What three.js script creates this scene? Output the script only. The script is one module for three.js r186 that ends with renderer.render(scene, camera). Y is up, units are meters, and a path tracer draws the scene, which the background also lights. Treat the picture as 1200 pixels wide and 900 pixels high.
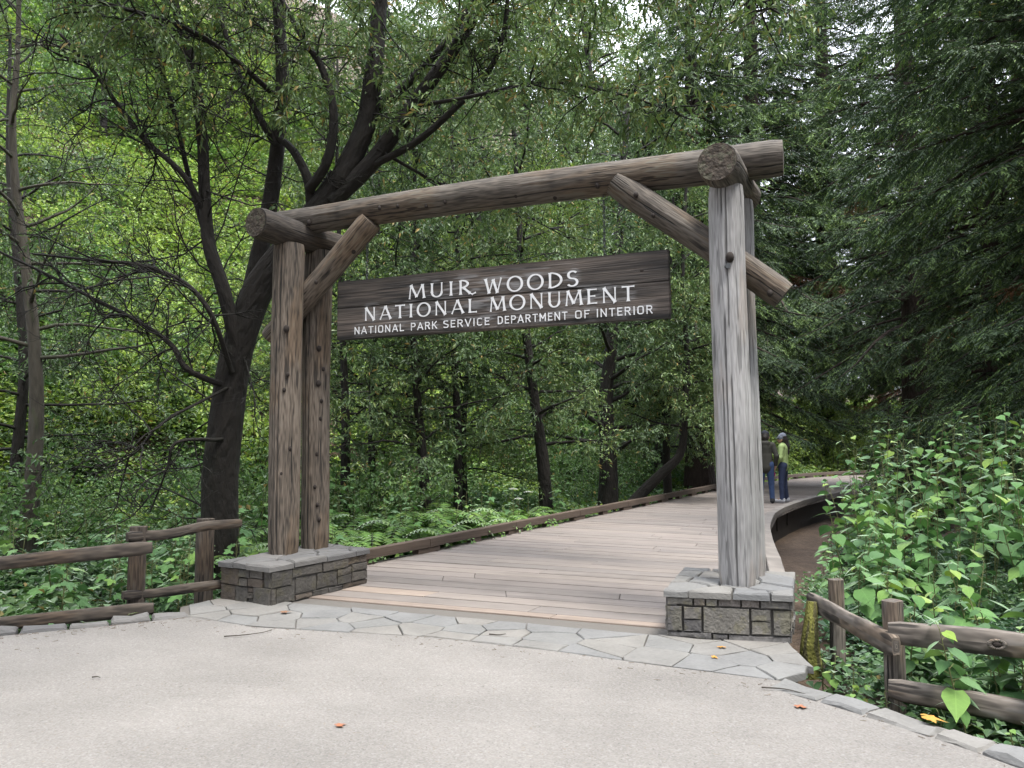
import * as THREE from 'three';
import { mergeGeometries } from 'three/addons/utils/BufferGeometryUtils.js';
import { MarchingCubes } from 'three/addons/objects/MarchingCubes.js';

// ---------------------------------------------------------------- camera, sky, sun, exposure
const scene = new THREE.Scene();
const camera = new THREE.PerspectiveCamera(54.54, 4 / 3, 0.05, 400);
camera.position.set(0, 1.55, 0);
camera.rotation.set(Math.atan(65 / 873), 0, 0);
const renderer = new THREE.WebGLRenderer({ antialias: true });
renderer.setSize(1024, 768);
renderer.toneMapping = THREE.LinearToneMapping;
renderer.toneMappingExposure = 4.6;
renderer.shadowMap.enabled = true;
{ // an even overcast: three times brighter overhead than at the horizon
  const W = 128, H = 64, d = new Float32Array(W * H * 4);
  for (let j = 0; j < H; j++) {
    const el = ((j + 0.5) / H - 0.5) * Math.PI, s = Math.max(0, Math.sin(el));
    for (let i = 0; i < W; i++) {
      const L = 1.4 * (1 + 2 * s) / 3, k = (j * W + i) * 4;
      d[k] = 0.93 * L; d[k + 1] = 0.98 * L; d[k + 2] = 1.1 * L; d[k + 3] = 1;
    }
  }
  const sky = new THREE.DataTexture(d, W, H, THREE.RGBAFormat, THREE.FloatType);
  sky.mapping = THREE.EquirectangularReflectionMapping; sky.magFilter = THREE.LinearFilter; sky.needsUpdate = true;
  scene.background = sky; scene.environment = sky;
}
const sun = new THREE.DirectionalLight(new THREE.Color(1, 0.96, 0.88), 1.5);
sun.position.set(6, 26, 0); sun.target.position.set(0, 0, -8);
sun.shadow.radius = 34; sun.castShadow = true; sun.shadow.mapSize.set(2048, 2048);
Object.assign(sun.shadow.camera, { left: -30, right: 30, top: 30, bottom: -30, near: 1, far: 120 });
scene.add(sun, sun.target);

// ---------------------------------------------------------------- helpers
const V = (x, y, z) => new THREE.Vector3(x, y, z);
function rngOf(seed) { let a = seed >>> 0; return () => { a = (a + 0x6D2B79F5) | 0; let t = Math.imul(a ^ (a >>> 15), 1 | a); t = (t + Math.imul(t ^ (t >>> 7), 61 | t)) ^ t; return ((t ^ (t >>> 14)) >>> 0) / 4294967296; }; }
const mix = (a, b, t) => a + (b - a) * t, clamp = (x, a = 0, b = 1) => Math.min(b, Math.max(a, x));
const smooth = (a, b, x) => { const t = clamp((x - a) / (b - a)); return t * t * (3 - 2 * t); };
function hash3(x, y, z) { let h = Math.imul(x, 374761393) ^ Math.imul(y, 668265263) ^ Math.imul(z, 1274126177); h = Math.imul(h ^ (h >>> 13), 1274126177); return ((h ^ (h >>> 16)) >>> 0) / 4294967296; }
function noise(x, y, z = 0) { // value noise, 0..1
  const xi = Math.floor(x), yi = Math.floor(y), zi = Math.floor(z); let u = x - xi, v = y - yi, w = z - zi;
  u = u * u * (3 - 2 * u); v = v * v * (3 - 2 * v); w = w * w * (3 - 2 * w);
  const q = (k) => mix(mix(hash3(xi, yi, zi + k), hash3(xi + 1, yi, zi + k), u), mix(hash3(xi, yi + 1, zi + k), hash3(xi + 1, yi + 1, zi + k), u), v);
  return mix(q(0), w ? q(1) : 0, w);
}
function tileNoise(u, v, px, py, seed) { // u, v in 0..1, repeats every 1
  const x = u * px, y = v * py, xi = Math.floor(x), yi = Math.floor(y); let a = x - xi, b = y - yi;
  a = a * a * (3 - 2 * a); b = b * b * (3 - 2 * b);
  const h = (i, j) => hash3(((xi + i) % px + px) % px, ((yi + j) % py + py) % py, seed);
  return mix(mix(h(0, 0), h(1, 0), a), mix(h(0, 1), h(1, 1), a), b);
}
function tileFbm(u, v, px, py, seed, oct = 4) { let s = 0, a = 0.5, t = 0; for (let k = 0; k < oct; k++) { s += a * tileNoise(u, v, px << k, py << k, seed + k * 17); t += a; a *= 0.5; } return s / t; }
const toS = (c) => 255 * (c <= 0.0031308 ? 12.92 * c : 1.055 * Math.pow(clamp(c), 1 / 2.4) - 0.055);
function colorTex(w, h, fn, repeatX = 1, repeatY = 1) { // fn gives a linear colour
  const d = new Uint8Array(w * h * 4);
  for (let j = 0; j < h; j++) for (let i = 0; i < w; i++) { const c = fn((i + 0.5) / w, (j + 0.5) / h), k = (j * w + i) * 4; d[k] = toS(c[0]); d[k + 1] = toS(c[1]); d[k + 2] = toS(c[2]); d[k + 3] = 255; }
  return finish(new THREE.DataTexture(d, w, h), repeatX, repeatY, true);
}
function grayTex(w, h, fn, repeatX = 1, repeatY = 1) {
  const d = new Uint8Array(w * h * 4);
  for (let j = 0; j < h; j++) for (let i = 0; i < w; i++) { const c = 255 * clamp(fn((i + 0.5) / w, (j + 0.5) / h)), k = (j * w + i) * 4; d[k] = d[k + 1] = d[k + 2] = c; d[k + 3] = 255; }
  return finish(new THREE.DataTexture(d, w, h), repeatX, repeatY, false);
}
function finish(t, rx, ry, srgb) { t.wrapS = t.wrapT = THREE.RepeatWrapping; t.repeat.set(rx, ry); t.magFilter = THREE.LinearFilter; t.minFilter = THREE.LinearMipmapLinearFilter; if (srgb) t.colorSpace = THREE.SRGBColorSpace; t.needsUpdate = true; return t; }
const lin = (r, g, b) => new THREE.Color().setRGB(r, g, b);

const taken = {};
const numbered = (name) => { const n = (taken[name] = (taken[name] ?? -1) + 1); return n ? `${name}_${String(n).padStart(3, '0')}` : name; };
function tag(o, label, category, group) { o.userData.label = label; o.userData.category = category; if (group) o.userData.group = group; return o; }
function shadows(o) { o.traverse((m) => { if (m.isMesh) { m.castShadow = true; m.receiveShadow = true; } }); return o; }
function thing(name, label, category, [x, y, z] = [0, 0, 0], group) { const o = new THREE.Group(); o.name = numbered(name); o.position.set(x, y, z); tag(o, label, category, group); scene.add(o); return o; }
function part(parent, name, geometry, material) { const m = new THREE.Mesh(geometry, material); m.name = name; m.castShadow = m.receiveShadow = true; parent.add(m); return m; }
function struct(name, geometry, material) { const m = part(scene, numbered(name), geometry, material); m.userData.kind = 'structure'; return m; }

// gathers tubes and faces into one geometry
class MB {
  constructor() { this.p = []; this.n = []; this.uv = []; this.i = []; }
  get count() { return this.p.length / 3; }
  // a tapered tube along points; radii one per point; shape(angle, along) scales the radius
  tube(pts, radii, sides = 7, { shape, cap = true, flat = 1, up } = {}) {
    const n = pts.length, start = this.count; let ref = up ? up.clone() : null, len = 0;
    for (let k = 0; k < n; k++) {
      const t = pts[Math.min(n - 1, k + 1)].clone().sub(pts[Math.max(0, k - 1)]).normalize();
      if (!ref) ref = Math.abs(t.y) > 0.9 ? V(1, 0, 0) : V(0, 1, 0);
      const b = V().crossVectors(t, ref).normalize(), nn = V().crossVectors(b, t).normalize(); ref = nn;
      if (k) len += pts[k].distanceTo(pts[k - 1]);
      for (let s = 0; s <= sides; s++) {
        const a = (s % sides) / sides * Math.PI * 2, c = Math.cos(a), e = Math.sin(a), r = radii[k] * (shape ? shape(a, len) : 1);
        const dx = b.x * c + nn.x * e * flat, dy = b.y * c + nn.y * e * flat, dz = b.z * c + nn.z * e * flat;
        this.p.push(pts[k].x + dx * r, pts[k].y + dy * r, pts[k].z + dz * r); this.n.push(dx, dy, dz); this.uv.push(s / sides * 2 * Math.PI * radii[0], len);
      }
    }
    for (let k = 0; k < n - 1; k++) for (let s = 0; s < sides; s++) { const a = start + k * (sides + 1) + s, b = a + sides + 1; this.i.push(a, b, a + 1, a + 1, b, b + 1); }
    if (cap) for (const [k, sg] of [[0, -1], [n - 1, 1]]) {
      const q = pts[k], t = pts[Math.min(n - 1, k + 1)].clone().sub(pts[Math.max(0, k - 1)]).normalize().multiplyScalar(sg), c0 = this.count;
      this.p.push(q.x + t.x * radii[k] * 0.06, q.y + t.y * radii[k] * 0.06, q.z + t.z * radii[k] * 0.06); this.n.push(t.x, t.y, t.z); this.uv.push(0, 0);
      for (let s = 0; s <= sides; s++) { const j = (start + k * (sides + 1) + s) * 3; this.p.push(this.p[j], this.p[j + 1], this.p[j + 2]); this.n.push(t.x, t.y, t.z); this.uv.push((this.p[j] - q.x) + 0.3, (this.p[j + 1] - q.y) + 0.3 + (this.p[j + 2] - q.z)); }
      for (let s = 0; s < sides; s++) sg > 0 ? this.i.push(c0, c0 + 1 + s + 1, c0 + 1 + s) : this.i.push(c0, c0 + 1 + s, c0 + 2 + s);
    }
    return this;
  }
  geo(recompute = false) {
    const g = new THREE.BufferGeometry();
    g.setAttribute('position', new THREE.Float32BufferAttribute(this.p, 3)); g.setAttribute('normal', new THREE.Float32BufferAttribute(this.n, 3)); g.setAttribute('uv', new THREE.Float32BufferAttribute(this.uv, 2)); g.setIndex(this.i);
    if (recompute) g.computeVertexNormals();
    return g;
  }
}
// many small folded leaves, each a colour of its own, in one geometry
class Leaves {
  constructor(n = 4096) { this.p = new Float32Array(n * 12); this.c = new Float32Array(n * 12); this.n = 0; }
  add(px, py, pz, dx, dy, dz, nx, ny, nz, L, W, fold, r, g, b) {
    if ((this.n + 1) * 12 > this.p.length) { const a = new Float32Array(this.p.length * 2), c = new Float32Array(this.p.length * 2); a.set(this.p); c.set(this.c); this.p = a; this.c = c; }
    let sx = dy * nz - dz * ny, sy = dz * nx - dx * nz, sz = dx * ny - dy * nx; const sl = W / 2 / (Math.hypot(sx, sy, sz) || 1); sx *= sl; sy *= sl; sz *= sl;
    const o = this.n * 12, p = this.p, m = 0.42 * L, fx = nx * fold * W, fy = ny * fold * W, fz = nz * fold * W;
    p[o] = px; p[o + 1] = py; p[o + 2] = pz;
    p[o + 3] = px + dx * m + sx + fx; p[o + 4] = py + dy * m + sy + fy; p[o + 5] = pz + dz * m + sz + fz;
    p[o + 6] = px + dx * L; p[o + 7] = py + dy * L - L * 0.12; p[o + 8] = pz + dz * L;
    p[o + 9] = px + dx * m - sx + fx; p[o + 10] = py + dy * m - sy + fy; p[o + 11] = pz + dz * m - sz + fz;
    const c = this.c; for (let k = 0; k < 4; k++) { c[o + k * 3] = r; c[o + k * 3 + 1] = g; c[o + k * 3 + 2] = b; }
    this.n++;
  }
  geo() {
    const g = new THREE.BufferGeometry(), idx = new Uint32Array(this.n * 6);
    for (let k = 0; k < this.n; k++) { const a = k * 4; idx.set([a, a + 1, a + 2, a, a + 2, a + 3], k * 6); }
    g.setAttribute('position', new THREE.BufferAttribute(this.p.slice(0, this.n * 12), 3)); g.setAttribute('color', new THREE.BufferAttribute(this.c.slice(0, this.n * 12), 3)); g.setIndex(new THREE.BufferAttribute(idx, 1));
    return g;
  }
}
function curve(pts, n) { return new THREE.CatmullRomCurve3(pts.map((p) => (p.isVector3 ? p : V(...p)))).getPoints(n); }
// a convex polygon [x, y] made into a slab from z = 0 up to z = depth with a chamfered, slightly uneven front
function slab(poly, depth, chamfer = 0.012, rough = 0.004, seed = 1) {
  const g = new THREE.BufferGeometry(), p = [], uv = [], idx = [], rng = rngOf(seed);
  let pts = [];
  for (let k = 0; k < poly.length; k++) { const a = poly[k], b = poly[(k + 1) % poly.length]; pts.push(a); if (Math.hypot(b[0] - a[0], b[1] - a[1]) > 0.09) pts.push([mix(a[0], b[0], 0.5) + (rng() - 0.5) * rough, mix(a[1], b[1], 0.5) + (rng() - 0.5) * rough]); }
  const n = pts.length; let cx = 0, cy = 0; for (const q of pts) { cx += q[0] / n; cy += q[1] / n; }
  const put = (x, y, z) => { p.push(x, y, z); uv.push(x + z, y + z); return p.length / 3 - 1; };
  const ring = (inset, z, jz) => pts.map(([x, y]) => { const dx = cx - x, dy = cy - y, l = Math.hypot(dx, dy) || 1; return [x + dx / l * inset, y + dy / l * inset, z + (rng() - 0.5) * jz * 2]; });
  const r0 = ring(0, 0, 0), r1 = ring(rough * 0.5, depth - chamfer, rough), r2 = ring(chamfer * 1.3, depth, rough);
  const strip = (A, B) => { for (let k = 0; k < n; k++) { const a = A[k], b = A[(k + 1) % n], c = B[(k + 1) % n], d = B[k]; const i0 = put(...a), i1 = put(...b), i2 = put(...c), i3 = put(...d); idx.push(i0, i1, i2, i0, i2, i3); } };
  strip(r0, r1); strip(r1, r2);
  const m = put(cx, cy, depth + (rng() - 0.3) * rough), first = r2.map((q) => put(...q)); for (let k = 0; k < n; k++) idx.push(m, first[k], first[(k + 1) % n]);
  g.setAttribute('position', new THREE.Float32BufferAttribute(p, 3)); g.setAttribute('uv', new THREE.Float32BufferAttribute(uv, 2)); g.setIndex(idx); g.computeVertexNormals();
  return g;
}
const ccw = (poly) => { let a = 0; poly.forEach((q, k) => { const r = poly[(k + 1) % poly.length]; a += q[0] * r[1] - r[0] * q[1]; }); return a < 0 ? poly.slice().reverse() : poly; };
function clipHalf(poly, px, py, nx, ny) { // keep the side where (p - P) . n <= 0
  const out = []; for (let k = 0; k < poly.length; k++) { const a = poly[k], b = poly[(k + 1) % poly.length], da = (a[0] - px) * nx + (a[1] - py) * ny, db = (b[0] - px) * nx + (b[1] - py) * ny; if (da <= 0) out.push(a); if ((da < 0 && db > 0) || (da > 0 && db < 0)) { const t = da / (da - db); out.push([mix(a[0], b[0], t), mix(a[1], b[1], t)]); } } return out;
}
function voronoi(poly, seeds, gap) { return seeds.map((s, i) => { let c = poly; seeds.forEach((o, j) => { if (j !== i && c.length) { const dx = o[0] - s[0], dy = o[1] - s[1], l = Math.hypot(dx, dy); c = clipHalf(c, (s[0] + o[0]) / 2 - dx / l * gap / 2, (s[1] + o[1]) / 2 - dy / l * gap / 2, dx / l, dy / l); } }); return c; }).filter((c) => c.length > 2); }
const inside = (poly, x, y) => { let r = false; for (let i = 0, j = poly.length - 1; i < poly.length; j = i++) { const a = poly[i], b = poly[j]; if ((a[1] > y) !== (b[1] > y) && x < (b[0] - a[0]) * (y - a[1]) / (b[1] - a[1]) + a[0]) r = !r; } return r; };

// ---------------------------------------------------------------- materials
const std = (o) => new THREE.MeshStandardMaterial({ roughness: 0.9, metalness: 0, ...o });
const grain = (u, v) => { const w = u + 0.025 * (tileFbm(u, v, 3, 4, 5) - 0.5), dash = tileNoise(w, v, 76, 34, 61), crack = tileNoise(w, v, 44, 5, 41) * 0.7 + tileNoise(w, v, 70, 16, 43) * 0.3; let chk = 0; for (let k = 0; k < 9; k++) { const u0 = (hash3(k, 5, 9) + 0.012 * (tileNoise(u, v, 1, 9, 80 + k) - 0.5) + 1) % 1, on = tileNoise(0.5, v, 1, 5, 90 + k); let dd = Math.abs(u - u0); dd = Math.min(dd, 1 - dd); chk = Math.max(chk, smooth(0.009, 0.004, dd) * smooth(0.45, 0.6, on)); }
  return { chk, s: tileFbm(w, v, 52, 7, 11, 3), f: tileFbm(w, v, 70, 22, 21, 2), d: dash, c: smooth(0.72, 0.8, crack), b: tileFbm(u, v, 4, 5, 31) }; };
const woodGrain = colorTex(512, 1024, (u, v) => { // long streaks, checks and stains along v; 0.8 m round, 2.4 m long
  const { s, f, d, c, b, chk } = grain(u, v); let k = (0.42 + 0.75 * s + 0.8 * (f - 0.5) + 0.6 * (d - 0.5)) * (0.6 + 0.8 * b); k = Math.max(0.08, k) * mix(1, 0.28, c) * mix(1, 0.25, chk);
  const warm = smooth(0.45, 0.6, tileFbm(u, v, 5, 3, 71)); return [k * mix(0.93, 1.0, warm), k * mix(0.90, 0.86, warm), k * mix(0.87, 0.72, warm)];
}, 1 / 0.8, 1 / 2.4);
const woodBump = grayTex(512, 1024, (u, v) => { const { s, f, d, c, chk } = grain(u, v); return 0.4 + 0.3 * s + 0.25 * f + 0.12 * (d - 0.5) - 0.25 * c - 0.5 * chk; }, 1 / 0.8, 1 / 2.4);
const paleGrain = colorTex(512, 1024, (u, v) => { const { s, f, d, c, b, chk } = grain(u, v), k = mix(1, 0.3, chk) * (0.62 + 0.42 * s + 0.34 * (f - 0.5) + 0.22 * (d - 0.5)) * (0.7 + 0.6 * b) * mix(1, 0.55, c), warm = smooth(0.5, 0.62, tileFbm(u, v, 5, 3, 71)); return [k * mix(0.96, 1.0, warm), k * mix(0.96, 0.93, warm), k * mix(0.97, 0.88, warm)]; }, 1 / 0.8, 1 / 2.4);
const logGrey = std({ color: lin(0.33, 0.322, 0.315), map: paleGrain, bumpMap: woodBump, bumpScale: 0.012 });
const logTan = std({ color: lin(0.150, 0.124, 0.100), map: woodGrain, bumpMap: woodBump, bumpScale: 0.012 });
const logBrown = std({ color: lin(0.062, 0.051, 0.042), map: woodGrain, bumpMap: woodBump, bumpScale: 0.012 });
const logMid = std({ color: lin(0.108, 0.094, 0.080), map: woodGrain, bumpMap: woodBump, bumpScale: 0.012 });
const railWood = std({ color: lin(0.0816, 0.0667, 0.0540), map: woodGrain, bumpMap: woodBump, bumpScale: 0.01 });
const railGrey = std({ color: lin(0.1688, 0.1485, 0.1310), map: woodGrain, bumpMap: woodBump, bumpScale: 0.01 });
const knotMat = std({ color: lin(0.02, 0.014, 0.011) });
const endGrain = std({ map: colorTex(256, 256, (u, v) => { const x = u - 0.5, y = v - 0.5, r = Math.hypot(x, y) + 0.07 * tileFbm(u, v, 5, 5, 3), m = tileFbm(u, v, 6, 6, 9), p = tileFbm(u, v, 22, 22, 19, 3), k = (0.055 + 0.012 * Math.sin(r * 150)) * (0.2 + 1.2 * m) * (0.4 + 1.2 * p); return m > 0.58 ? [k * 1.15, k * 1.05, k * 0.7] : [k * 1.25, k * 0.95, k * 0.7]; }), bumpMap: grayTex(256, 256, (u, v) => tileFbm(u, v, 12, 12, 7)), bumpScale: 0.012 });
const barkMap = colorTex(256, 512, (u, v) => { const f = tileFbm(u + 0.03 * tileFbm(u, v, 6, 6, 2), v, 18, 12, 3), m = tileFbm(u, v, 5, 6, 8), k = 0.4 + 0.9 * f; const moss = smooth(0.56, 0.7, m) * 0.5; return [k * mix(1, 0.75, moss), k * mix(0.92, 1.05, moss), k * mix(0.82, 0.5, moss)]; }, 1 / 1.0, 1 / 1.6);
const barkBump = grayTex(256, 512, (u, v) => tileFbm(u + 0.03 * tileFbm(u, v, 6, 6, 2), v, 18, 12, 3), 1 / 1.0, 1 / 1.6);
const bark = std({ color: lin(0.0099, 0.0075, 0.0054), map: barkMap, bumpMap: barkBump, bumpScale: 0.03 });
const barkPale = std({ color: lin(0.075, 0.07, 0.06), map: barkMap, bumpMap: barkBump, bumpScale: 0.012 });
const barkRed = std({ color: lin(0.03, 0.019, 0.014), map: barkMap, bumpMap: barkBump, bumpScale: 0.04 });
const twigMat = std({ color: lin(0.035, 0.028, 0.022) });
const plankMap = colorTex(1024, 128, (u, v) => { const s = tileFbm(u, v, 4, 24, 3), f = tileFbm(u, v, 14, 64, 13), b = tileFbm(u, v, 6, 2, 23), k = 0.62 + 0.4 * s + 0.35 * (f - 0.5) + 0.35 * (b - 0.5); return [k, k * 0.96, k * 0.94]; }, 1 / 3, 1 / 0.4);
const plankBump = grayTex(1024, 128, (u, v) => 0.6 * tileFbm(u, v, 4, 30, 3) + 0.4 * tileFbm(u, v, 14, 64, 13), 1 / 3, 1 / 0.4);
const deckTones = [[0.2107, 0.1868, 0.1709], [0.1938, 0.1739, 0.159], [0.2236, 0.1987, 0.1788], [0.1809, 0.1639, 0.152], [0.2037, 0.1828, 0.1689]].map((c) => std({ color: lin(...c), map: plankMap, bumpMap: plankBump, bumpScale: 0.004, roughness: 0.8 }));
const deckNew = [[0.2468, 0.2033, 0.1694], [0.2323, 0.1917, 0.1607], [0.2614, 0.2168, 0.18]].map((c) => std({ color: lin(...c), map: plankMap, bumpMap: plankBump, bumpScale: 0.004, roughness: 0.8 }));
const kerbRail = std({ color: lin(0.0885, 0.0655, 0.0494), map: plankMap, bumpMap: plankBump, bumpScale: 0.005 });
const kerbRailGrey = std({ color: lin(0.2070, 0.1920, 0.1759), map: plankMap, bumpMap: plankBump, bumpScale: 0.005 });
const fasciaMat = std({ color: lin(0.04, 0.033, 0.028), map: plankMap });
const stoneMap = colorTex(512, 512, (u, v) => { const a = tileFbm(u, v, 5, 5, 3, 5), b = tileFbm(u, v, 40, 40, 9, 3), l = smooth(0.6, 0.72, tileFbm(u, v, 9, 9, 77, 4)); const k = 0.55 + 0.5 * a + 0.5 * (b - 0.5); return [k * mix(1, 1.1, l), k * mix(0.97, 1.06, l), k * mix(0.93, 0.86, l)]; }, 1 / 0.8, 1 / 0.8);
const stoneBump = grayTex(512, 512, (u, v) => 0.6 * tileFbm(u, v, 9, 9, 3, 5) + 0.4 * tileFbm(u, v, 50, 50, 9, 2), 1 / 0.8, 1 / 0.8);
const slateMap = colorTex(512, 512, (u, v) => { const a = tileFbm(u, v, 4, 4, 43, 5), b = tileFbm(u, v, 48, 48, 49, 3), k = 0.72 + 0.4 * (a - 0.5) + 0.22 * (b - 0.5) + 0.15; return [k, k * 0.99, k * 0.98]; }, 1 / 0.9, 1 / 0.9);
const stones = (list, bump = 0.012, map = stoneMap) => list.map((c) => std({ color: lin(...c), map, bumpMap: stoneBump, bumpScale: bump, roughness: 0.88 }));
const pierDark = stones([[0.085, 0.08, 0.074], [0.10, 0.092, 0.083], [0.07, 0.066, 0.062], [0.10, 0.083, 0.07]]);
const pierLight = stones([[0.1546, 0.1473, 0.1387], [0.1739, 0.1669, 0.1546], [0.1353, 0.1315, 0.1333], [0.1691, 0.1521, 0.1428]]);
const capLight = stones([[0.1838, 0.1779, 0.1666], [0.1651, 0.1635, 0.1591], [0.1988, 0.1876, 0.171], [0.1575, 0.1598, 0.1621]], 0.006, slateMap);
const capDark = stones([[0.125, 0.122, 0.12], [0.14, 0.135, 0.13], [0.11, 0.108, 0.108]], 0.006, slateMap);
const slate = stones([[0.172, 0.167, 0.158], [0.164, 0.163, 0.158], [0.178, 0.171, 0.159], [0.158, 0.158, 0.156], [0.182, 0.173, 0.16]], 0.004, slateMap);
const mortar = std({ color: lin(0.075, 0.069, 0.062) });
const jointMat = std({ color: lin(0.105, 0.095, 0.085), bumpMap: stoneBump, bumpScale: 0.006 });
const aggregate = std({ vertexColors: true, map: colorTex(1024, 1024, (u, v) => {
  const x = Math.floor(u * 1024), y = Math.floor(v * 1024), q = hash3(x >> 1, y >> 1, 3), p = tileNoise(u, v, 230, 230, 5), g = tileNoise(u, v, 150, 150, 15), c = tileFbm(u, v, 5, 5, 25, 5);
  let k = 0.80 + 0.26 * (p - 0.5) + 0.1 * (q - 0.5) + 0.16 * (c - 0.5); let t = 0;
  if (p > 0.87) k += 0.16; if (g < 0.07) k -= 0.24; if (g > 0.93) { t = 0.06; k -= 0.1; }
  return [k + t, k * 0.972, k * 0.94 - t]; }, 1 / 1.9, 1 / 1.9), color: lin(0.200, 0.192, 0.184), bumpMap: grayTex(1024, 1024, (u, v) => tileNoise(u, v, 230, 230, 5), 1 / 1.9, 1 / 1.9), bumpScale: 0.003, roughness: 0.92 });
const soil = std({ map: colorTex(512, 512, (u, v) => { const a = tileFbm(u, v, 10, 10, 3, 5), b = tileFbm(u, v, 60, 60, 9, 2), k = 0.5 + 0.7 * a + 0.7 * (b - 0.5); return [0.085 * k, 0.056 * k, 0.036 * k]; }, 1 / 2, 1 / 2), bumpMap: stoneBump, bumpScale: 0.03 });
const leafMat = (o = {}) => new THREE.MeshPhysicalMaterial({ vertexColors: true, side: THREE.DoubleSide, roughness: 1, metalness: 0, transmission: 0.42, thickness: 0, clearcoat: 0.15, clearcoatRoughness: 0.42, ior: 1.4, ...o });
const foliageMat = leafMat(), glossyLeaf = leafMat({ clearcoat: 0.4, clearcoatRoughness: 0.34, transmission: 0.3 }), needleMat = leafMat({ clearcoat: 0.15, transmission: 0.2 });
const steel = std({ color: lin(0.10, 0.105, 0.11), metalness: 0.8, roughness: 0.5 });

// ---------------------------------------------------------------- ground
const kerbLine = [[-9.6, -3.9], [-6.5, -5.0], [-4.05, -6.02], [-3.39, -6.33], [-2.82, -6.66]]; // inner (plaza side) edge of the kerb on the fence side
const apronEdge = [[-2.82, -6.66], [-2.12, -6.3], [-0.68, -6.0], [0.31, -5.6], [1.05, -5.23], [1.72, -4.93]];
const kerbLineR = [[1.74, -4.92], [2.03, -4.56], [2.31, -4.16], [2.53, -3.8], [2.85, -3.1], [3.2, -1.8], [3.6, 0.2], [3.9, 3]];
{
  const edge = [...kerbLine, ...apronEdge.slice(1), ...kerbLineR.slice(1), [3.9, 9], [-9.6, 9]];
  const g = new THREE.BufferGeometry(), p = [], uv = [], col = [], idx = [], N = 90;
  const sh = edge.map(([x, z]) => new THREE.Vector2(x, z)), tris = THREE.ShapeUtils.triangulateShape(sh, []);
  let list = tris.map((t) => t.map((k) => [sh[k].x, sh[k].y]));
  for (let pass = 0; pass < 5; pass++) list = list.flatMap(([a, b, c]) => { const m = (q, r) => [(q[0] + r[0]) / 2, (q[1] + r[1]) / 2], d = m(a, b), e = m(b, c), f = m(c, a); return [[a, d, f], [d, b, e], [f, e, c], [d, e, f]]; });
  for (const t of list) { const a = (t[1][0] - t[0][0]) * (t[2][1] - t[0][1]) - (t[2][0] - t[0][0]) * (t[1][1] - t[0][1]); for (const q of (a > 0 ? [t[0], t[2], t[1]] : t)) { p.push(q[0], 0, q[1]); uv.push(q[0], q[1]); const n = 0.76 + 0.26 * noise(q[0] * 1.1, q[1] * 1.6) + 0.14 * noise(q[0] * 3.1 + 9, q[1] * 3.4) + 0.1 * noise(q[0] * 8, q[1] * 9 + 4); col.push(n, n * 0.995, n * 0.99); idx.push(idx.length); } }
  g.setAttribute('position', new THREE.Float32BufferAttribute(p, 3)); g.setAttribute('uv', new THREE.Float32BufferAttribute(uv, 2)); g.setAttribute('color', new THREE.Float32BufferAttribute(col, 3)); g.setIndex(idx); g.computeVertexNormals();
  struct('plaza_pavement', g, aggregate);
}
const leftEdge = [[-2.62, -8.22], [-1.82, -9.5], [-1.19, -10.5], [0, -12.6], [2.59, -16.9], [4.22, -19.6], [6.09, -22.8], [9.1, -27.3], [11.6, -30.2], [14.5, -32.6], [19, -35.2], [26, -38]];
const rightEdge = [[2.05, -6.0], [2.55, -6.9], [3.16, -8.78], [3.80, -11.0], [4.48, -13.07], [5.36, -15.23], [6.2, -16.7], [7.15, -18.2], [8.57, -20.1], [10.6, -22.6], [13.3, -25.2], [17, -27.8], [22, -30.2], [28, -32]];
function deckDistance(x, z) { // signed: negative on the deck
  const poly = [...leftEdge, ...rightEdge.slice().reverse()]; let best = 1e9; for (let k = 0; k < poly.length; k++) { const a = poly[k], b = poly[(k + 1) % poly.length], dx = b[0] - a[0], dz = b[1] - a[1], t = clamp(((x - a[0]) * dx + (z - a[1]) * dz) / (dx * dx + dz * dz)); best = Math.min(best, Math.hypot(x - a[0] - dx * t, z - a[1] - dz * t)); } return inside(poly, x, z) ? -best : best;
}
function heightAt(x, z) {
  const n = (noise(x * 0.35 + 7, z * 0.35) - 0.5) * 0.35 + (noise(x * 1.4, z * 1.4) - 0.5) * 0.12;
  let h = -0.3 + n * 0.5;
  // the valley side behind: high on the side of the big leaning tree, dying away past the conifers
  const back = -z - 19 - Math.max(0, x + 2) * 0.15 + Math.max(0, -x - 4) * 0.9, w = 1 - smooth(2, 16, x + 0.0 * z);
  if (back > 0) h += (back * 0.58 + n * 2) * Math.min(1, back / 3) * mix(0.18, 1, w) * smooth(1.5, 11, deckDistance(x, z));
  // bank behind the shrubs on the other side
  const rb = x - 4.2 + (z + 6) * 0.45; if (rb > 0 && z > -16) h += Math.min(1.0, rb * 0.16);
  if (z > -7.2) { h = Math.max(h, -0.3); }
  return h;
}
{
  const g = new THREE.PlaneGeometry(240, 240, 300, 300); g.rotateX(-Math.PI / 2); g.translate(0, 0, -60);
  // finer cells near the gateway: squeeze the grid towards it
  const p = g.attributes.position, uv = g.attributes.uv;
  const edge = [...kerbLine, ...apronEdge, ...kerbLineR, [3.9, 9], [-9.6, 9]];
  for (let k = 0; k < p.count; k++) {
    let x = p.getX(k) / 120, z = (p.getZ(k) + 60) / 120; x = Math.sign(x) * (0.18 * Math.abs(x) + 0.82 * Math.abs(x) ** 3) * 120; z = Math.sign(z) * (0.18 * Math.abs(z) + 0.82 * Math.abs(z) ** 3) * 120 - 8;
    let h = heightAt(x, z); const d = deckDistance(x, z);
    if (d < 0.6) h = -0.58; else if (d < 3.5) h = mix(-0.58, h, smooth(0.6, 3.5, d));
    if (inside(edge, x, z) || z > -3) h = -0.35;
    p.setXYZ(k, x, h, z); uv.setXY(k, x, z);
  }
  g.computeVertexNormals(); struct('forest_floor', g, soil);
}
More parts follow.
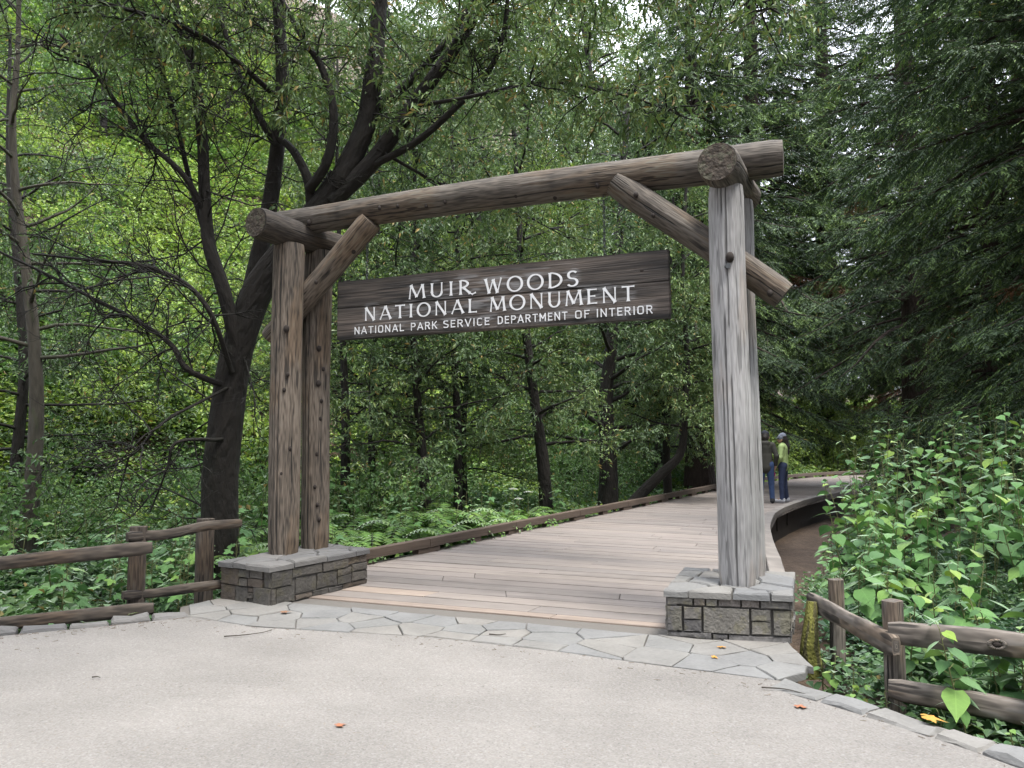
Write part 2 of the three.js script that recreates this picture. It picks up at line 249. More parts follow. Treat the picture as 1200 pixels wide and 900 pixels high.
// kerb and apron stones
function offsetLine(line, d) { return line.map((q, k) => { const a = line[Math.max(0, k - 1)], b = line[Math.min(line.length - 1, k + 1)], dx = b[0] - a[0], dz = b[1] - a[1], l = Math.hypot(dx, dz); return [q[0] - dz / l * d, q[1] + dx / l * d]; }); }
function along(line, s) { let k = 0; for (; k < line.length - 2; k++) { const l = Math.hypot(line[k + 1][0] - line[k][0], line[k + 1][1] - line[k][1]); if (s <= l) break; s -= l; } const a = line[k], b = line[k + 1], l = Math.hypot(b[0] - a[0], b[1] - a[1]), t = s / l; return [mix(a[0], b[0], t), mix(a[1], b[1], t)]; }
const lengthOf = (line) => line.reduce((s, q, k) => (k ? s + Math.hypot(q[0] - line[k - 1][0], q[1] - line[k - 1][1]) : 0), 0);
function flat(poly, top, depth, chamfer, rough, seed) { const g = slab(ccw(poly.map(([x, z]) => [x, -z])), depth, chamfer, rough, seed); g.rotateX(-Math.PI / 2); g.translate(0, top - depth, 0); return g; }
{
  const bed = struct('stone_paving', flat([[-2.9, -6.6], [-2.1, -6.26], [-0.68, -5.98], [0.31, -5.58], [1.05, -5.25], [1.68, -4.97], [1.9, -5.1], [2.0, -5.35], [2.05, -5.9], [1.3, -6.3], [-1.9, -7.55], [-2.8, -7.6], [-3.1, -7.1]], -0.012, 0.2, 0.004, 0, 3), jointMat);
  const poly = [[-2.82, -6.66], [-2.12, -6.31], [-1.4, -6.14], [-0.68, -6.0], [0.31, -5.6], [1.05, -5.23], [1.72, -4.93], [1.95, -5.08], [2.06, -5.3], [2.1, -5.8], [1.22, -6.0], [-2.0, -7.17], [-2.86, -7.42], [-3.02, -7.1]];
  const rng = rngOf(5), seeds = [];
  for (let t = 0; t < 3000 && seeds.length < 66; t++) { const x = -3.1 + rng() * 5.3, z = -7.5 + rng() * 2.7; if (inside(poly, x, z) && seeds.every((s) => Math.hypot((s[0] - x) * 0.75, (s[1] - z) * 1.3) > 0.25)) seeds.push([x, z]); }
  // the apron is not convex, so each cell is cut in strips of the outline
  voronoi([[-3.3, -8], [2.3, -8], [2.3, -4.6], [-3.3, -4.6]], seeds, 0.005).forEach((c, k) => {
    let q = ccw(c);
    // trim by the apron's outer edges that lie near
    for (let e = 0; e < poly.length; e++) { const a = poly[e], b = poly[(e + 1) % poly.length], dx = b[0] - a[0], dz = b[1] - a[1], l = Math.hypot(dx, dz); let cx = 0, cz = 0; q.forEach((v) => { cx += v[0] / q.length; cz += v[1] / q.length; }); const t = ((seeds[k][0] - a[0]) * dx + (seeds[k][1] - a[1]) * dz) / (l * l); if (t > -0.1 && t < 1.1) { const side = (seeds[k][0] - a[0]) * dz - (seeds[k][1] - a[1]) * dx; const sg = side > 0 ? -1 : 1; if (Math.abs(side) / l < 0.6) q = clipHalf(q, a[0], a[1], dz / l * sg, -dx / l * sg); } if (q.length < 3) return; }
    part(bed, 'flagstone', flat(q, 0.006 + rng() * 0.006, 0.05, 0.006, 0.004, k + 10), slate[Math.floor(rng() * slate.length)]);
  });
}
function kerb(line, side, seed, name) {
  const rng = rngOf(seed), L = lengthOf(line), out = offsetLine(line, side * 0.19), Lo = lengthOf(out);
  const run = thing(...(name === 0 ? ['kerb_stones', 'low pale stone kerb in front of the rail fence with the big leaning tree', 'kerb'] : ['kerb_stones', 'low pale stone kerb running from the mossy post past the shrubs', 'kerb']));
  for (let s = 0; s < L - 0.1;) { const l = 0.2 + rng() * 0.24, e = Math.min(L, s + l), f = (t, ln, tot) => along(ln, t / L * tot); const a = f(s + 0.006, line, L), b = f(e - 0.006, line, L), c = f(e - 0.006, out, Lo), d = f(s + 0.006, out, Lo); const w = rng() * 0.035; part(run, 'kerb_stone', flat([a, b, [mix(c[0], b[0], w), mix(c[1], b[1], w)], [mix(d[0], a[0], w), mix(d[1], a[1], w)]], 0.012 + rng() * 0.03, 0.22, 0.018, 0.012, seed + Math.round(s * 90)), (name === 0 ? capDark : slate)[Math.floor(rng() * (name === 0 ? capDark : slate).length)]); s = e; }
  shadows(run);
}
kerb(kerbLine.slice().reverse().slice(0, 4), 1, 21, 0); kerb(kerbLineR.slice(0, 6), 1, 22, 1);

// ---------------------------------------------------------------- boardwalk
{
  const deck = thing('boardwalk', 'weathered wide plank boardwalk running through the gateway into the trees', 'boardwalk');
  const rng = rngOf(8), L = lengthOf(leftEdge), hitRight = (x, z, dx, dz) => { let best = 99; for (let k = 0; k < rightEdge.length - 1; k++) { const a = rightEdge[k], b = rightEdge[k + 1], ex = b[0] - a[0], ez = b[1] - a[1], det = dx * -ez + dz * ex; if (Math.abs(det) < 1e-6) continue; const t = ((a[0] - x) * -ez + (a[1] - z) * ex) / det, w = (dx * (a[1] - z) - dz * (a[0] - x)) / det; if (t > 0.3 && w >= -0.02 && w <= 1.02 && t < best) best = t; } return best; };
  // rows: each row is a line across, at an angle that turns slowly with the walk
  let s = 0, row = 0;
  const left = (x, z, dx, dz) => { // how far back along the row the left edge lies
    let best = -99; const pl = [[-2.30, -7.0], [-1.57, -8.17], [-1.72, -8.3], [-1.86, -9.44], ...leftEdge.slice(1)];
    for (let k = 0; k < pl.length - 1; k++) { const a = pl[k], b = pl[k + 1], ex = b[0] - a[0], ez = b[1] - a[1], det = dx * -ez + dz * ex; if (Math.abs(det) < 1e-6) continue; const t = ((a[0] - x) * -ez + (a[1] - z) * ex) / det, w = (dx * (a[1] - z) - dz * (a[0] - x)) / det; if (w >= -0.001 && w <= 1.001 && t < 6 && t > best && t > -12) best = t; } return best;
  };
  const mid = [[0.05, -6.42], [0.6, -8.0], [1.15, -10.0], [2.15, -12.6], [4.0, -16.1], [5.7, -19], [7.4, -21.6], [10.2, -25.3], [13, -27.8], [16.5, -30.2], [22, -33]];
  const ML = lengthOf(mid); const widths = [0.14, 0.14, 0.15];
  while (s < ML - 0.4 && row < 170) {
    const w = row < 3 ? widths[row] : 0.27 + (rng() - 0.5) * 0.02, gap = 0.010;
    const line = (t) => { const m = along(mid, t), ang = mix(19.8, 33, smooth(0, 16, t)) * Math.PI / 180, d = [Math.cos(ang), Math.sin(ang)], r = hitRight(m[0], m[1], d[0], d[1]), l = left(m[0], m[1], d[0], d[1]); return { m, d, l, r }; };
    const A = line(s + gap), B = line(s + w - gap);
    if (A.r < 50 && B.r < 50 && A.l > -50 && B.l > -50) {
      const cuts = [0]; if (rng() < 0.75) cuts.push(0.2 + rng() * 0.6); cuts.push(1);
      for (let c = 0; c < cuts.length - 1; c++) {
        const e0 = cuts[c] ? 0.003 : 0, e1 = cuts[c + 1] < 1 ? 0.003 : 0, P = (q, f, e) => { const t = mix(q.l, q.r, f) + e; return [q.m[0] + q.d[0] * t, q.m[1] + q.d[1] * t]; };
        const quad = [P(A, cuts[c], e0), P(A, cuts[c + 1], -e1), P(B, cuts[c + 1], -e1), P(B, cuts[c], e0)], g = flat(quad, 0.0 + rng() * 0.004, 0.04, 0.004, 0.001, row * 3 + c);
        const p = g.attributes.position, uv = g.attributes.uv, off = rng() * 9; for (let k = 0; k < p.count; k++) { const x = p.getX(k) - A.m[0], z = p.getZ(k) - A.m[1]; uv.setXY(k, x * A.d[0] + z * A.d[1] + off, x * -A.d[1] + z * A.d[0] + off * 3.1); }
        const isNew = row < 3 || row === 4 && c === 0, pick = isNew ? deckNew : deckTones; part(deck, 'deck_board', g, pick[Math.floor(rng() * pick.length)]);
      }
    }
    s += w; row++;
  }
  // kerb rail on blocks along the far-left edge
  const bar = (a, b, w, y0, y1, mat, name) => { const dx = b[0] - a[0], dz = b[1] - a[1], l = Math.hypot(dx, dz), nx = -dz / l * w / 2, nz = dx / l * w / 2; const g = flat([[a[0] + nx, a[1] + nz], [b[0] + nx, b[1] + nz], [b[0] - nx, b[1] - nz], [a[0] - nx, a[1] - nz]], y1, y1 - y0, 0.01, 0.003, 4), p = g.attributes.position, uv = g.attributes.uv; for (let k = 0; k < p.count; k++) uv.setXY(k, ((p.getX(k) - a[0]) * dx + (p.getZ(k) - a[1]) * dz) / l, p.getY(k) + p.getX(k) * nx); return part(deck, name, g, mat); };
  const le = offsetLine(leftEdge, 0.06);
  for (let t = 0.2; t < L - 3; t += 2.42) { const a = along(le, t + 0.004), b = along(le, t + 2.416); bar(a, b, 0.13, 0.075, 0.19, kerbRail, 'kerb_rail'); for (const f of [0.12, 1.21, 2.3]) { const c = along(le, t + f - 0.12), d = along(le, t + f + 0.12); bar(c, d, 0.11, 0.006, 0.074, kerbRail, 'rail_block'); } }
  const re = offsetLine(rightEdge.slice(1), -0.09), RL = lengthOf(re);
  for (let t = 0.05; t < RL - 1.3; t += 1.2) { const a = along(re, t), b = along(re, t + 1.205); bar(a, b, 0.17, 0.012, 0.11, kerbRailGrey, 'kerb_rail'); }
  const fe = offsetLine(rightEdge.slice(1), -0.16), fl = offsetLine(leftEdge, 0.14);
  for (let t = 0.05; t < RL - 1.3; t += 1.2) bar(along(fe, t), along(fe, t + 1.205), 0.04, -0.62, -0.045, fasciaMat, 'fascia_board');
  const ledge = offsetLine(rightEdge.slice(3), -0.24), LL = lengthOf(ledge); for (let t = 0; t < LL - 1.3; t += 1.2) bar(along(ledge, t), along(ledge, t + 1.2), 0.08, -0.36, -0.26, kerbRailGrey, 'lower_ledge');
  for (let t = 0.05; t < L - 2; t += 1.2) bar(along(fl, t), along(fl, t + 1.205), 0.04, -0.62, 0.0, fasciaMat, 'fascia_board');
  const under = []; for (let k = 0; k < 26; k++) { const m = along(mid, 0.3 + k * 1.2), g = new THREE.BoxGeometry(3.0, 0.3, 0.12); g.rotateY(-(mix(19.8, 33, smooth(0, 16, k * 1.2)) * Math.PI / 180)); g.translate(m[0], -0.22, m[1]); under.push(g); }
  under.forEach((g) => part(deck, 'joist', g, fasciaMat));
}
// ---------------------------------------------------------------- gateway of logs
const gateU = V(0.9315, 0, 0.3638), gateN = V(0.3638, 0, -0.9315), gateO = V(-2.275, 0, -8.06);
const onGate = (s, y, off = 0) => gateO.clone().addScaledVector(gateU, s).addScaledVector(gateN, off).setY(y);
function logGeo(a, b, r0, r1, seed, { sides = 22, rings = 26, bend = 0.012, rough = 0.035, facets = 0 } = {}) {
  const d = b.clone().sub(a), L = d.length(); d.normalize(); const side = V().crossVectors(d, Math.abs(d.y) > 0.9 ? V(1, 0, 0) : V(0, 1, 0)).normalize(), oth = V().crossVectors(d, side), rng = rngOf(seed), pts = [], rad = [], ph = rng() * 6, pk = rng() * 6;
  for (let k = 0; k <= rings; k++) { const t = k / rings; const e = Math.min(t, 1 - t) * L, round = e < 0.03 ? 0.93 + 0.07 * e / 0.03 : 1; pts.push(a.clone().addScaledVector(d, L * t).addScaledVector(side, bend * Math.sin(t * 5 + ph)).addScaledVector(oth, bend * Math.sin(t * 4 + pk))); rad.push(mix(r0, r1, t) * (1 + rough * (noise(t * L * 1.7, seed) - 0.5)) * round); }
  const mb = new MB(); mb.tube(pts, rad, sides, { shape: (an, l) => 1 + rough * 1.6 * (noise(Math.cos(an) * 1.6 + 5, Math.sin(an) * 1.6 + 5, l * 0.9 + seed) - 0.5) + 0.02 * (noise(an * 6, seed, l * 0.35) - 0.5) + facets * Math.cos(an * 8) });
  return mb.geo(true);
}
const knotGeo = new THREE.SphereGeometry(1, 8, 6);
function knots(parent, a, b, r, list, size = 0.04) { // list of [share of the length, angle from the camera's side]
  const d = b.clone().sub(a).normalize(), toCam = V(0, 1.6, 0).sub(a.clone().add(b).multiplyScalar(0.5)); toCam.addScaledVector(d, -toCam.dot(d)).normalize(); const side = V().crossVectors(d, toCam);
  for (const [t, an, sc = 1] of list) { const o = toCam.clone().multiplyScalar(Math.cos(an)).addScaledVector(side, Math.sin(an)); const m = part(parent, 'knot', knotGeo, knotMat); m.position.copy(a).lerp(b, t).addScaledVector(o, r * 0.985); m.scale.setScalar(size * sc * 0.5); m.scale.y *= 1.3; }
}
{
  const gate = thing('log_gateway', 'tall rustic gateway of weathered round logs with a long crossbeam and braces', 'gateway');
  const FL = V(-2.39, 0, -7.88), RL = V(-2.17, 0, -8.26), FR = V(1.84, 0, -6.22), RR = V(2.05, 0, -6.62);
  const posts = [[FL, 0.158, 0.165, 3.64, logTan, 'brown front post with a dark stained streak'], [RL, 0.15, 0.158, 3.66, logTan], [FR, 0.152, 0.148, 3.70, logGrey, 'pale silvery bleached front post'], [RR, 0.148, 0.145, 3.70, logGrey]];
  posts.forEach(([p, r0, r1, h, mat, label], k) => { const a = p.clone().setY(0.36), b = p.clone().setY(h); const m = part(gate, 'post', logGeo(a, b, r0, r1, 31 + k, { rings: 34, facets: k > 1 ? 0.005 : 0 }), mat); if (label) m.userData.label = label; });
  knots(gate, FL.clone().setY(0.4), FL.clone().setY(3.6), 0.163, [[0.72, -0.1, 1.6], [0.57, 0.05], [0.52, -0.15], [0.33, 0.3], [0.25, -0.2]]);
  knots(gate, RL.clone().setY(0.4), RL.clone().setY(3.6), 0.155, [[0.67, 0.1, 1.4], [0.6, 0.45], [0.55, 0.1, 1.5], [0.49, 0.35], [0.43, 0.3], [0.31, 0.1], [0.2, 0], [0.14, 0.2], [0.09, 0.35]]);
  knots(gate, FR.clone().setY(0.4), FR.clone().setY(3.6), 0.15, [[0.83, 0.05, 1.8]]);
  const A = onGate(-0.42, 3.95), B = onGate(4.95, 3.985);
  part(gate, 'crossbeam', logGeo(A, B, 0.148, 0.158, 41, { rings: 60, bend: 0.014, rough: 0.05 }), logMid);
  knots(gate, A, B, 0.152, [[0.105, 0.15, 1.4], [0.27, -0.2], [0.31, -0.15], [0.37, 0.1], [0.41, 0], [0.235, 0.55], [0.55, 0.2], [0.62, 0.7], [0.70, 0.25, 1.3], [0.93, 0.1]]);
  const cap = (p, d, r) => { const m = part(gate, 'end_grain', new THREE.CircleGeometry(r, 22), endGrain); m.position.copy(p).addScaledVector(d, r * 0.09); m.lookAt(p.clone().addScaledVector(d, 2)); };
  const dl = RL.clone().sub(FL).normalize(), dr = RR.clone().sub(FR).normalize();
  const c0 = FL.clone().addScaledVector(dl, -0.42).setY(3.775).add(V(-0.03, 0, 0)), c1 = RL.clone().addScaledVector(dl, 0.42).setY(3.775); part(gate, 'cross_log', logGeo(c0, c1, 0.165, 0.15, 51, { bend: 0.01 }), logBrown); cap(c0, dl.clone().negate(), 0.148);
  const e0 = FR.clone().addScaledVector(dr, -0.26).setY(3.83).add(V(-0.03, 0, 0)), e1 = RR.clone().addScaledVector(dr, 0.34).setY(3.83); part(gate, 'cross_log', logGeo(e0, e1, 0.172, 0.16, 52, { bend: 0.006 }), logMid); cap(e0, dr.clone().negate(), 0.157);
  const L0 = onGate(-0.43, 2.66), L1 = onGate(0.86, 3.86, -0.03), R0 = onGate(3.50, 3.93, -0.07), R1 = onGate(4.92, 2.76, 0.0);
  part(gate, 'brace', logGeo(L0, L1, 0.125, 0.13, 61), logTan); part(gate, 'brace', logGeo(R0, R1, 0.13, 0.125, 62), logMid);
  knots(gate, L0, L1, 0.125, [[0.8, 0.5, 1.5], [0.5, -0.2]]); knots(gate, R0, R1, 0.126, [[0.15, 0, 1.2], [0.28, 0.5], [0.95, 0.3, 1.3]]);
  for (const [s, y] of [[4.405, 2.98]]) { const m = part(gate, 'bolt', new THREE.CylinderGeometry(0.022, 0.022, 0.03, 10), steel); m.position.copy(FR).setY(y).addScaledVector(gateN, -0.158); m.rotation.set(Math.PI / 2, 0, 0); void s; }
  shadows(gate);
}
// stone piers
function rowsOf(seed, w, h) { const rng = rngOf(seed), out = []; let y = 0; for (const f of [0.16, 0.3, 0.32, 0.22]) { for (let x = 0; x < 1;) { let l = (0.10 + rng() * 0.24) / w; if (x + l > 0.93) l = 1 - x; if (f > 0.28 && rng() < 0.25) { out.push([x, x + l, y, y + f * 0.5], [x, x + l, y + f * 0.5, y + f]); } else out.push([x, x + l, y, y + f]); x += l; } y += f; } return out; }
function pier(label, corners, height, layouts, mats, caps, seed) {
  const o = thing('stone_pier', label, 'pier', [corners[0][0], 0, corners[0][1]]), rng = rngOf(seed), C = corners.map(([x, z]) => [x - corners[0][0], z - corners[0][1]]);
  const n = C.length, cx = C.reduce((s, q) => s + q[0] / n, 0), cz = C.reduce((s, q) => s + q[1] / n, 0), grow = (e) => C.map(([x, z]) => { const l = Math.hypot(x - cx, z - cz); return [x + (x - cx) / l * e, z + (z - cz) / l * e]; });
  const topY = height - 0.055;
  part(o, 'core', flat(grow(-0.024), topY, topY + 0.05, 0.002, 0, 1), mortar);
  for (let k = 0; k < n; k++) {
    const a = C[k], b = C[(k + 1) % n], w = Math.hypot(b[0] - a[0], b[1] - a[1]), lay = layouts[k] || rowsOf(seed + k, w, height), ang = Math.atan2(-(b[1] - a[1]), b[0] - a[0]);
    for (const [x0, x1, y0, y1] of lay) {
      const j = () => (rng() - 0.5) * 0.005, ga = 0.002, X0 = x0 * w + ga, X1 = x1 * w - ga, Y0 = y0 * topY + ga, Y1 = y1 * topY - ga * 0.6;
      const g = slab([[X0 + Math.abs(j()), Y0 + Math.abs(j())], [X1 - Math.abs(j()), Y0 + Math.abs(j())], [X1 - Math.abs(j()), Y1 - Math.abs(j())], [X0 + Math.abs(j()), Y1 - Math.abs(j())]], 0.072 + rng() * 0.02, 0.004, 0.007, Math.floor(rng() * 1e6));
      g.translate(0, 0, -0.075); const m = part(o, 'stone', g, mats[Math.floor(rng() * mats.length)]); m.position.set(a[0], 0, a[1]); m.rotation.y = ang;
    }
  }
  const top = grow(0.035), s = []; for (let t = 0; t < 900 && s.length < 16; t++) { const x = cx + (rng() - 0.5) * 2.2, z = cz + (rng() - 0.5) * 2.2; if (inside(top, x, z) && s.every((q) => Math.hypot(q[0] - x, q[1] - z) > 0.23)) s.push([x, z]); }
  voronoi(top, s, 0.012).forEach((c, k) => part(o, 'cap_stone', flat(c, height + rng() * 0.006, 0.055, 0.012, 0.006, seed + 50 + k), caps[Math.floor(rng() * caps.length)]));
  shadows(o);
}
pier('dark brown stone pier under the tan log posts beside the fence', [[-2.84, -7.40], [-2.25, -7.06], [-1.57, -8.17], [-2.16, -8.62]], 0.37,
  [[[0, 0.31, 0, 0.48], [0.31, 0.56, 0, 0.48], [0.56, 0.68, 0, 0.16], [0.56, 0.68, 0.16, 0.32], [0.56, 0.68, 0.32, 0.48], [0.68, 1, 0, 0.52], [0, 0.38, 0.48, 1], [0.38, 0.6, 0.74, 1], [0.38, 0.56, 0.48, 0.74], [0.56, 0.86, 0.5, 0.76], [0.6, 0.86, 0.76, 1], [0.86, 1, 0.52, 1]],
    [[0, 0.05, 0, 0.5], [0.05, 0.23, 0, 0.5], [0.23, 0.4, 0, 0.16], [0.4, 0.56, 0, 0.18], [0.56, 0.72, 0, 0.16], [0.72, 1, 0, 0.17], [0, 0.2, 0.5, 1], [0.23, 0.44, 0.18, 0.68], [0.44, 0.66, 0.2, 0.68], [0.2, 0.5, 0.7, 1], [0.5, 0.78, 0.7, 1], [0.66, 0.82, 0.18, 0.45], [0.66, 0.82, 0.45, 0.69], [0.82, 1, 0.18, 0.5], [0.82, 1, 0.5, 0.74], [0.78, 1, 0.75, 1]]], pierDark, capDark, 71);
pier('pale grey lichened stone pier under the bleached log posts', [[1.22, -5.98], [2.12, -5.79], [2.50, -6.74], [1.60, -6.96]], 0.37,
  [[[0, 0.37, 0, 0.17], [0.37, 0.5, 0, 0.15], [0.5, 1, 0, 0.16], [0, 0.13, 0.18, 0.8], [0.135, 0.29, 0.18, 0.48], [0.135, 0.29, 0.48, 0.79], [0.295, 0.68, 0.16, 0.8], [0.685, 0.85, 0.17, 0.5], [0.685, 0.85, 0.5, 0.8], [0.86, 1, 0.17, 0.8], [0, 0.22, 0.81, 1], [0.22, 0.32, 0.81, 1], [0.32, 0.42, 0.81, 1], [0.42, 0.61, 0.81, 1], [0.61, 0.76, 0.81, 1], [0.76, 1, 0.81, 1]]], pierLight, capLight, 72);

// ---------------------------------------------------------------- the hanging sign
{
  const W = 3.505, y0 = 2.60, Hs = 0.62;
  const face = colorTex(1536, 272, (u, v) => {
    const w = v + 0.03 * (tileFbm(u, v, 4, 2, 5) - 0.5), s = tileFbm(u, w, 4, 15, 11, 3), f = tileFbm(u, w, 12, 44, 21, 3), b = tileFbm(u, v, 6, 4, 31), c = tileNoise(u, w, 5, 26, 41) > 0.84 ? 0.35 : 1;
    // paint worn off the lettering has whitened the grain round it
    const x = u * W, y = v * Hs, box = (xa, xb, ya, yb) => smooth(-0.03, 0.05, Math.min(x - xa, xb - x)) * smooth(-0.03, 0.04, Math.min(y - ya, yb - y));
    const halo = Math.max(box(0.86, 2.68, 0.36, 0.57), box(0.33, 3.2, 0.17, 0.36), box(0.2, 3.38, 0.03, 0.16)) * smooth(0.42, 0.75, tileFbm(u, w, 24, 30, 51, 3)) * 0.75;
    const k = Math.max(0.1, -0.15 + 1.6 * s + 1.1 * (f - 0.5)) * (0.1 + 1.8 * b) * c, base = [0.066 * k, 0.052 * k, 0.043 * k]; return base.map((q, i) => mix(q, [0.2, 0.197, 0.2][i], halo * (0.5 + 0.5 * f)));
  });
  const bump = grayTex(1024, 256, (u, v) => 0.5 * tileFbm(u, v, 4, 26, 11) + 0.5 * tileFbm(u, v, 10, 80, 21));
  const signMat = std({ map: face, bumpMap: bump, bumpScale: 0.008, roughness: 0.75 }), paint = std({ color: lin(0.62, 0.62, 0.63), roughness: 0.6 });
  const sign = thing('hanging_sign', 'long dark wooden sign with white lettering hung on chains from the crossbeam', 'sign'); sign.position.copy(onGate(0.47, y0, -0.02)); sign.rotation.y = -Math.atan2(0.3638, 0.9315); sign.rotateZ(0.0085);
  const D = 0.075, cuts = [0, 0.335, 0.62];
  for (let k = 0; k < 2; k++) { const a = cuts[k] + (k ? 0.003 : 0), b = cuts[k + 1] - (k ? 0 : 0.003), g = slab([[0, a], [W, a + (k ? 0 : 0.004)], [W, b], [W * 0.7, b + (k ? 0.006 : 0)], [0, b]], D, 0.008, 0.004, 80 + k); const p = g.attributes.position, uv = g.attributes.uv; for (let i = 0; i < p.count; i++) uv.setXY(i, p.getX(i) / W, clamp((p.getY(i) + (p.getZ(i) - D) * 0.3) / Hs, 0.002, 0.998)); g.translate(0, 0, -D / 2); part(sign, 'plank', g, signMat); }
  const kn = part(sign, 'knot', knotGeo, knotMat); kn.position.set(3.26, 0.45, D / 2 - 0.003); kn.scale.set(0.022, 0.014, 0.006);
  // letters as flared strokes: [x0, y0, x1, y1, width] lines, or {c: [x, y], r: [rx, ry], a: [from, to], w: [thin, thick]} bows
  const T = 0.085, H = 0.16;
  const font = {
    M: [0.98, [[0.06, 0, 0.14, 1, T], [0.14, 1, 0.48, 0.12, H], [0.48, 0.12, 0.82, 1, T], [0.82, 1, 0.92, 0, H]]],
    U: [0.82, [[0.13, 1, 0.13, 0.34, H], { c: [0.41, 0.34], r: [0.28, 0.34], a: [180, 360], w: [T, H] }, [0.69, 1, 0.69, 0.34, T]]],
    I: [0.28, [[0.14, 0, 0.14, 1, H]]],
    R: [0.74, [[0.14, 0, 0.14, 1, H], { c: [0.14, 0.74], r: [0.42, 0.26], a: [90, -90], w: [T, H] }, [0.3, 0.48, 0.7, 0.02, H]]],
    r: [1.0, [[0.14, 0, 0.14, 1, H], { c: [0.14, 0.74], r: [0.40, 0.26], a: [90, -90], w: [T, H] }, [0.3, 0.48, 0.66, 0.06, H], [0.6, 0.1, 0.82, -0.04, T * 1.2], [0.79, -0.03, 0.98, 0.07, T]]],
    W: [1.12, [[0.06, 1, 0.28, 0, H], [0.28, 0, 0.52, 0.92, T], [0.52, 0.92, 0.78, 0, H], [0.78, 0, 1.02, 1, T]]],
    O: [0.98, [{ c: [0.49, 0.5], r: [0.42, 0.49], a: [0, 360], w: [T, H] }]],
    D: [0.86, [[0.14, 0, 0.14, 1, H], { c: [0.16, 0.5], r: [0.62, 0.48], a: [90, -90], w: [T, H] }]],
    S: [0.66, [{ c: [0.34, 0.74], r: [0.24, 0.235], a: [35, 270], w: [T, H] }, { c: [0.32, 0.26], r: [0.27, 0.245], a: [90, -150], w: [T, H] }]],
    N: [0.86, [[0.12, 0, 0.12, 1, T], [0.12, 1, 0.74, 0, H], [0.74, 0, 0.74, 1, T]]],
    A: [0.86, [[0.06, 0, 0.43, 1, T], [0.43, 1, 0.82, 0, H], [0.2, 0.33, 0.66, 0.33, T * 0.9]]],
    T: [0.74, [[0.37, 0, 0.37, 0.96, H], [0.03, 0.95, 0.71, 0.95, T]]],
    L: [0.62, [[0.14, 0, 0.14, 1, H], [0.14, 0.04, 0.6, 0.04, T]]],
    E: [0.64, [[0.14, 0, 0.14, 1, H], [0.14, 0.95, 0.58, 0.95, T], [0.14, 0.52, 0.5, 0.52, T], [0.14, 0.05, 0.6, 0.05, T]]],
  };
  const q = 0.135, sq = (c) => c; // line three: plain strokes of one width
  const sans = {
    N: [0.74, [[0.1, 0, 0.1, 1], [0.1, 0.97, 0.62, 0.03], [0.62, 0, 0.62, 1]]], A: [0.78, [[0.06, 0, 0.38, 1], [0.38, 1, 0.7, 0], [0.18, 0.3, 0.58, 0.3]]], T: [0.66, [[0.33, 0, 0.33, 0.94], [0.04, 0.94, 0.62, 0.94]]], I: [0.26, [[0.13, 0, 0.13, 1]]], O: [0.74, [{ box: [0.1, 0.62] }]], L: [0.58, [[0.1, 0, 0.1, 1], [0.1, 0.05, 0.54, 0.05]]],
    P: [0.66, [[0.1, 0, 0.1, 1], [0.1, 0.94, 0.44, 0.94], [0.44, 0.94, 0.56, 0.84], [0.56, 0.84, 0.56, 0.6], [0.56, 0.6, 0.44, 0.48], [0.44, 0.48, 0.1, 0.48]]], R: [0.7, [[0.1, 0, 0.1, 1], [0.1, 0.94, 0.44, 0.94], [0.44, 0.94, 0.56, 0.84], [0.56, 0.84, 0.56, 0.62], [0.56, 0.62, 0.44, 0.5], [0.44, 0.5, 0.1, 0.5], [0.34, 0.5, 0.6, 0]]], K: [0.7, [[0.1, 0, 0.1, 1], [0.12, 0.42, 0.58, 1], [0.26, 0.58, 0.62, 0]]], S: [0.64, [[0.54, 0.88, 0.44, 0.95], [0.44, 0.95, 0.18, 0.95], [0.18, 0.95, 0.08, 0.86], [0.08, 0.86, 0.08, 0.62], [0.08, 0.62, 0.54, 0.4], [0.54, 0.4, 0.54, 0.14], [0.54, 0.14, 0.44, 0.05], [0.44, 0.05, 0.18, 0.05], [0.18, 0.05, 0.06, 0.14]]], E: [0.6, [[0.1, 0, 0.1, 1], [0.1, 0.94, 0.54, 0.94], [0.1, 0.52, 0.48, 0.52], [0.1, 0.06, 0.54, 0.06]]], V: [0.72, [[0.04, 1, 0.35, 0], [0.35, 0, 0.66, 1]]], C: [0.68, [[0.58, 0.86, 0.46, 0.95], [0.46, 0.95, 0.22, 0.95], [0.22, 0.95, 0.1, 0.84], [0.1, 0.84, 0.1, 0.16], [0.1, 0.16, 0.22, 0.05], [0.22, 0.05, 0.46, 0.05], [0.46, 0.05, 0.58, 0.14]]], D: [0.72, [[0.1, 0, 0.1, 1], [0.1, 0.95, 0.42, 0.95], [0.42, 0.95, 0.6, 0.78], [0.6, 0.78, 0.6, 0.22], [0.6, 0.22, 0.42, 0.05], [0.42, 0.05, 0.1, 0.05]]], M: [0.84, [[0.1, 0, 0.1, 1], [0.1, 0.97, 0.41, 0.3], [0.41, 0.3, 0.72, 0.97], [0.72, 0, 0.72, 1]]], F: [0.58, [[0.1, 0, 0.1, 1], [0.1, 0.94, 0.54, 0.94], [0.1, 0.52, 0.46, 0.52]]],
  };
  const plate = (pts, k) => { const s = new THREE.Shape(pts.map(([x, y]) => new THREE.Vector2(x, y))); const g = new THREE.ExtrudeGeometry(s, { depth: 0.004 + 0.0005 * k, bevelEnabled: false }); return g; };
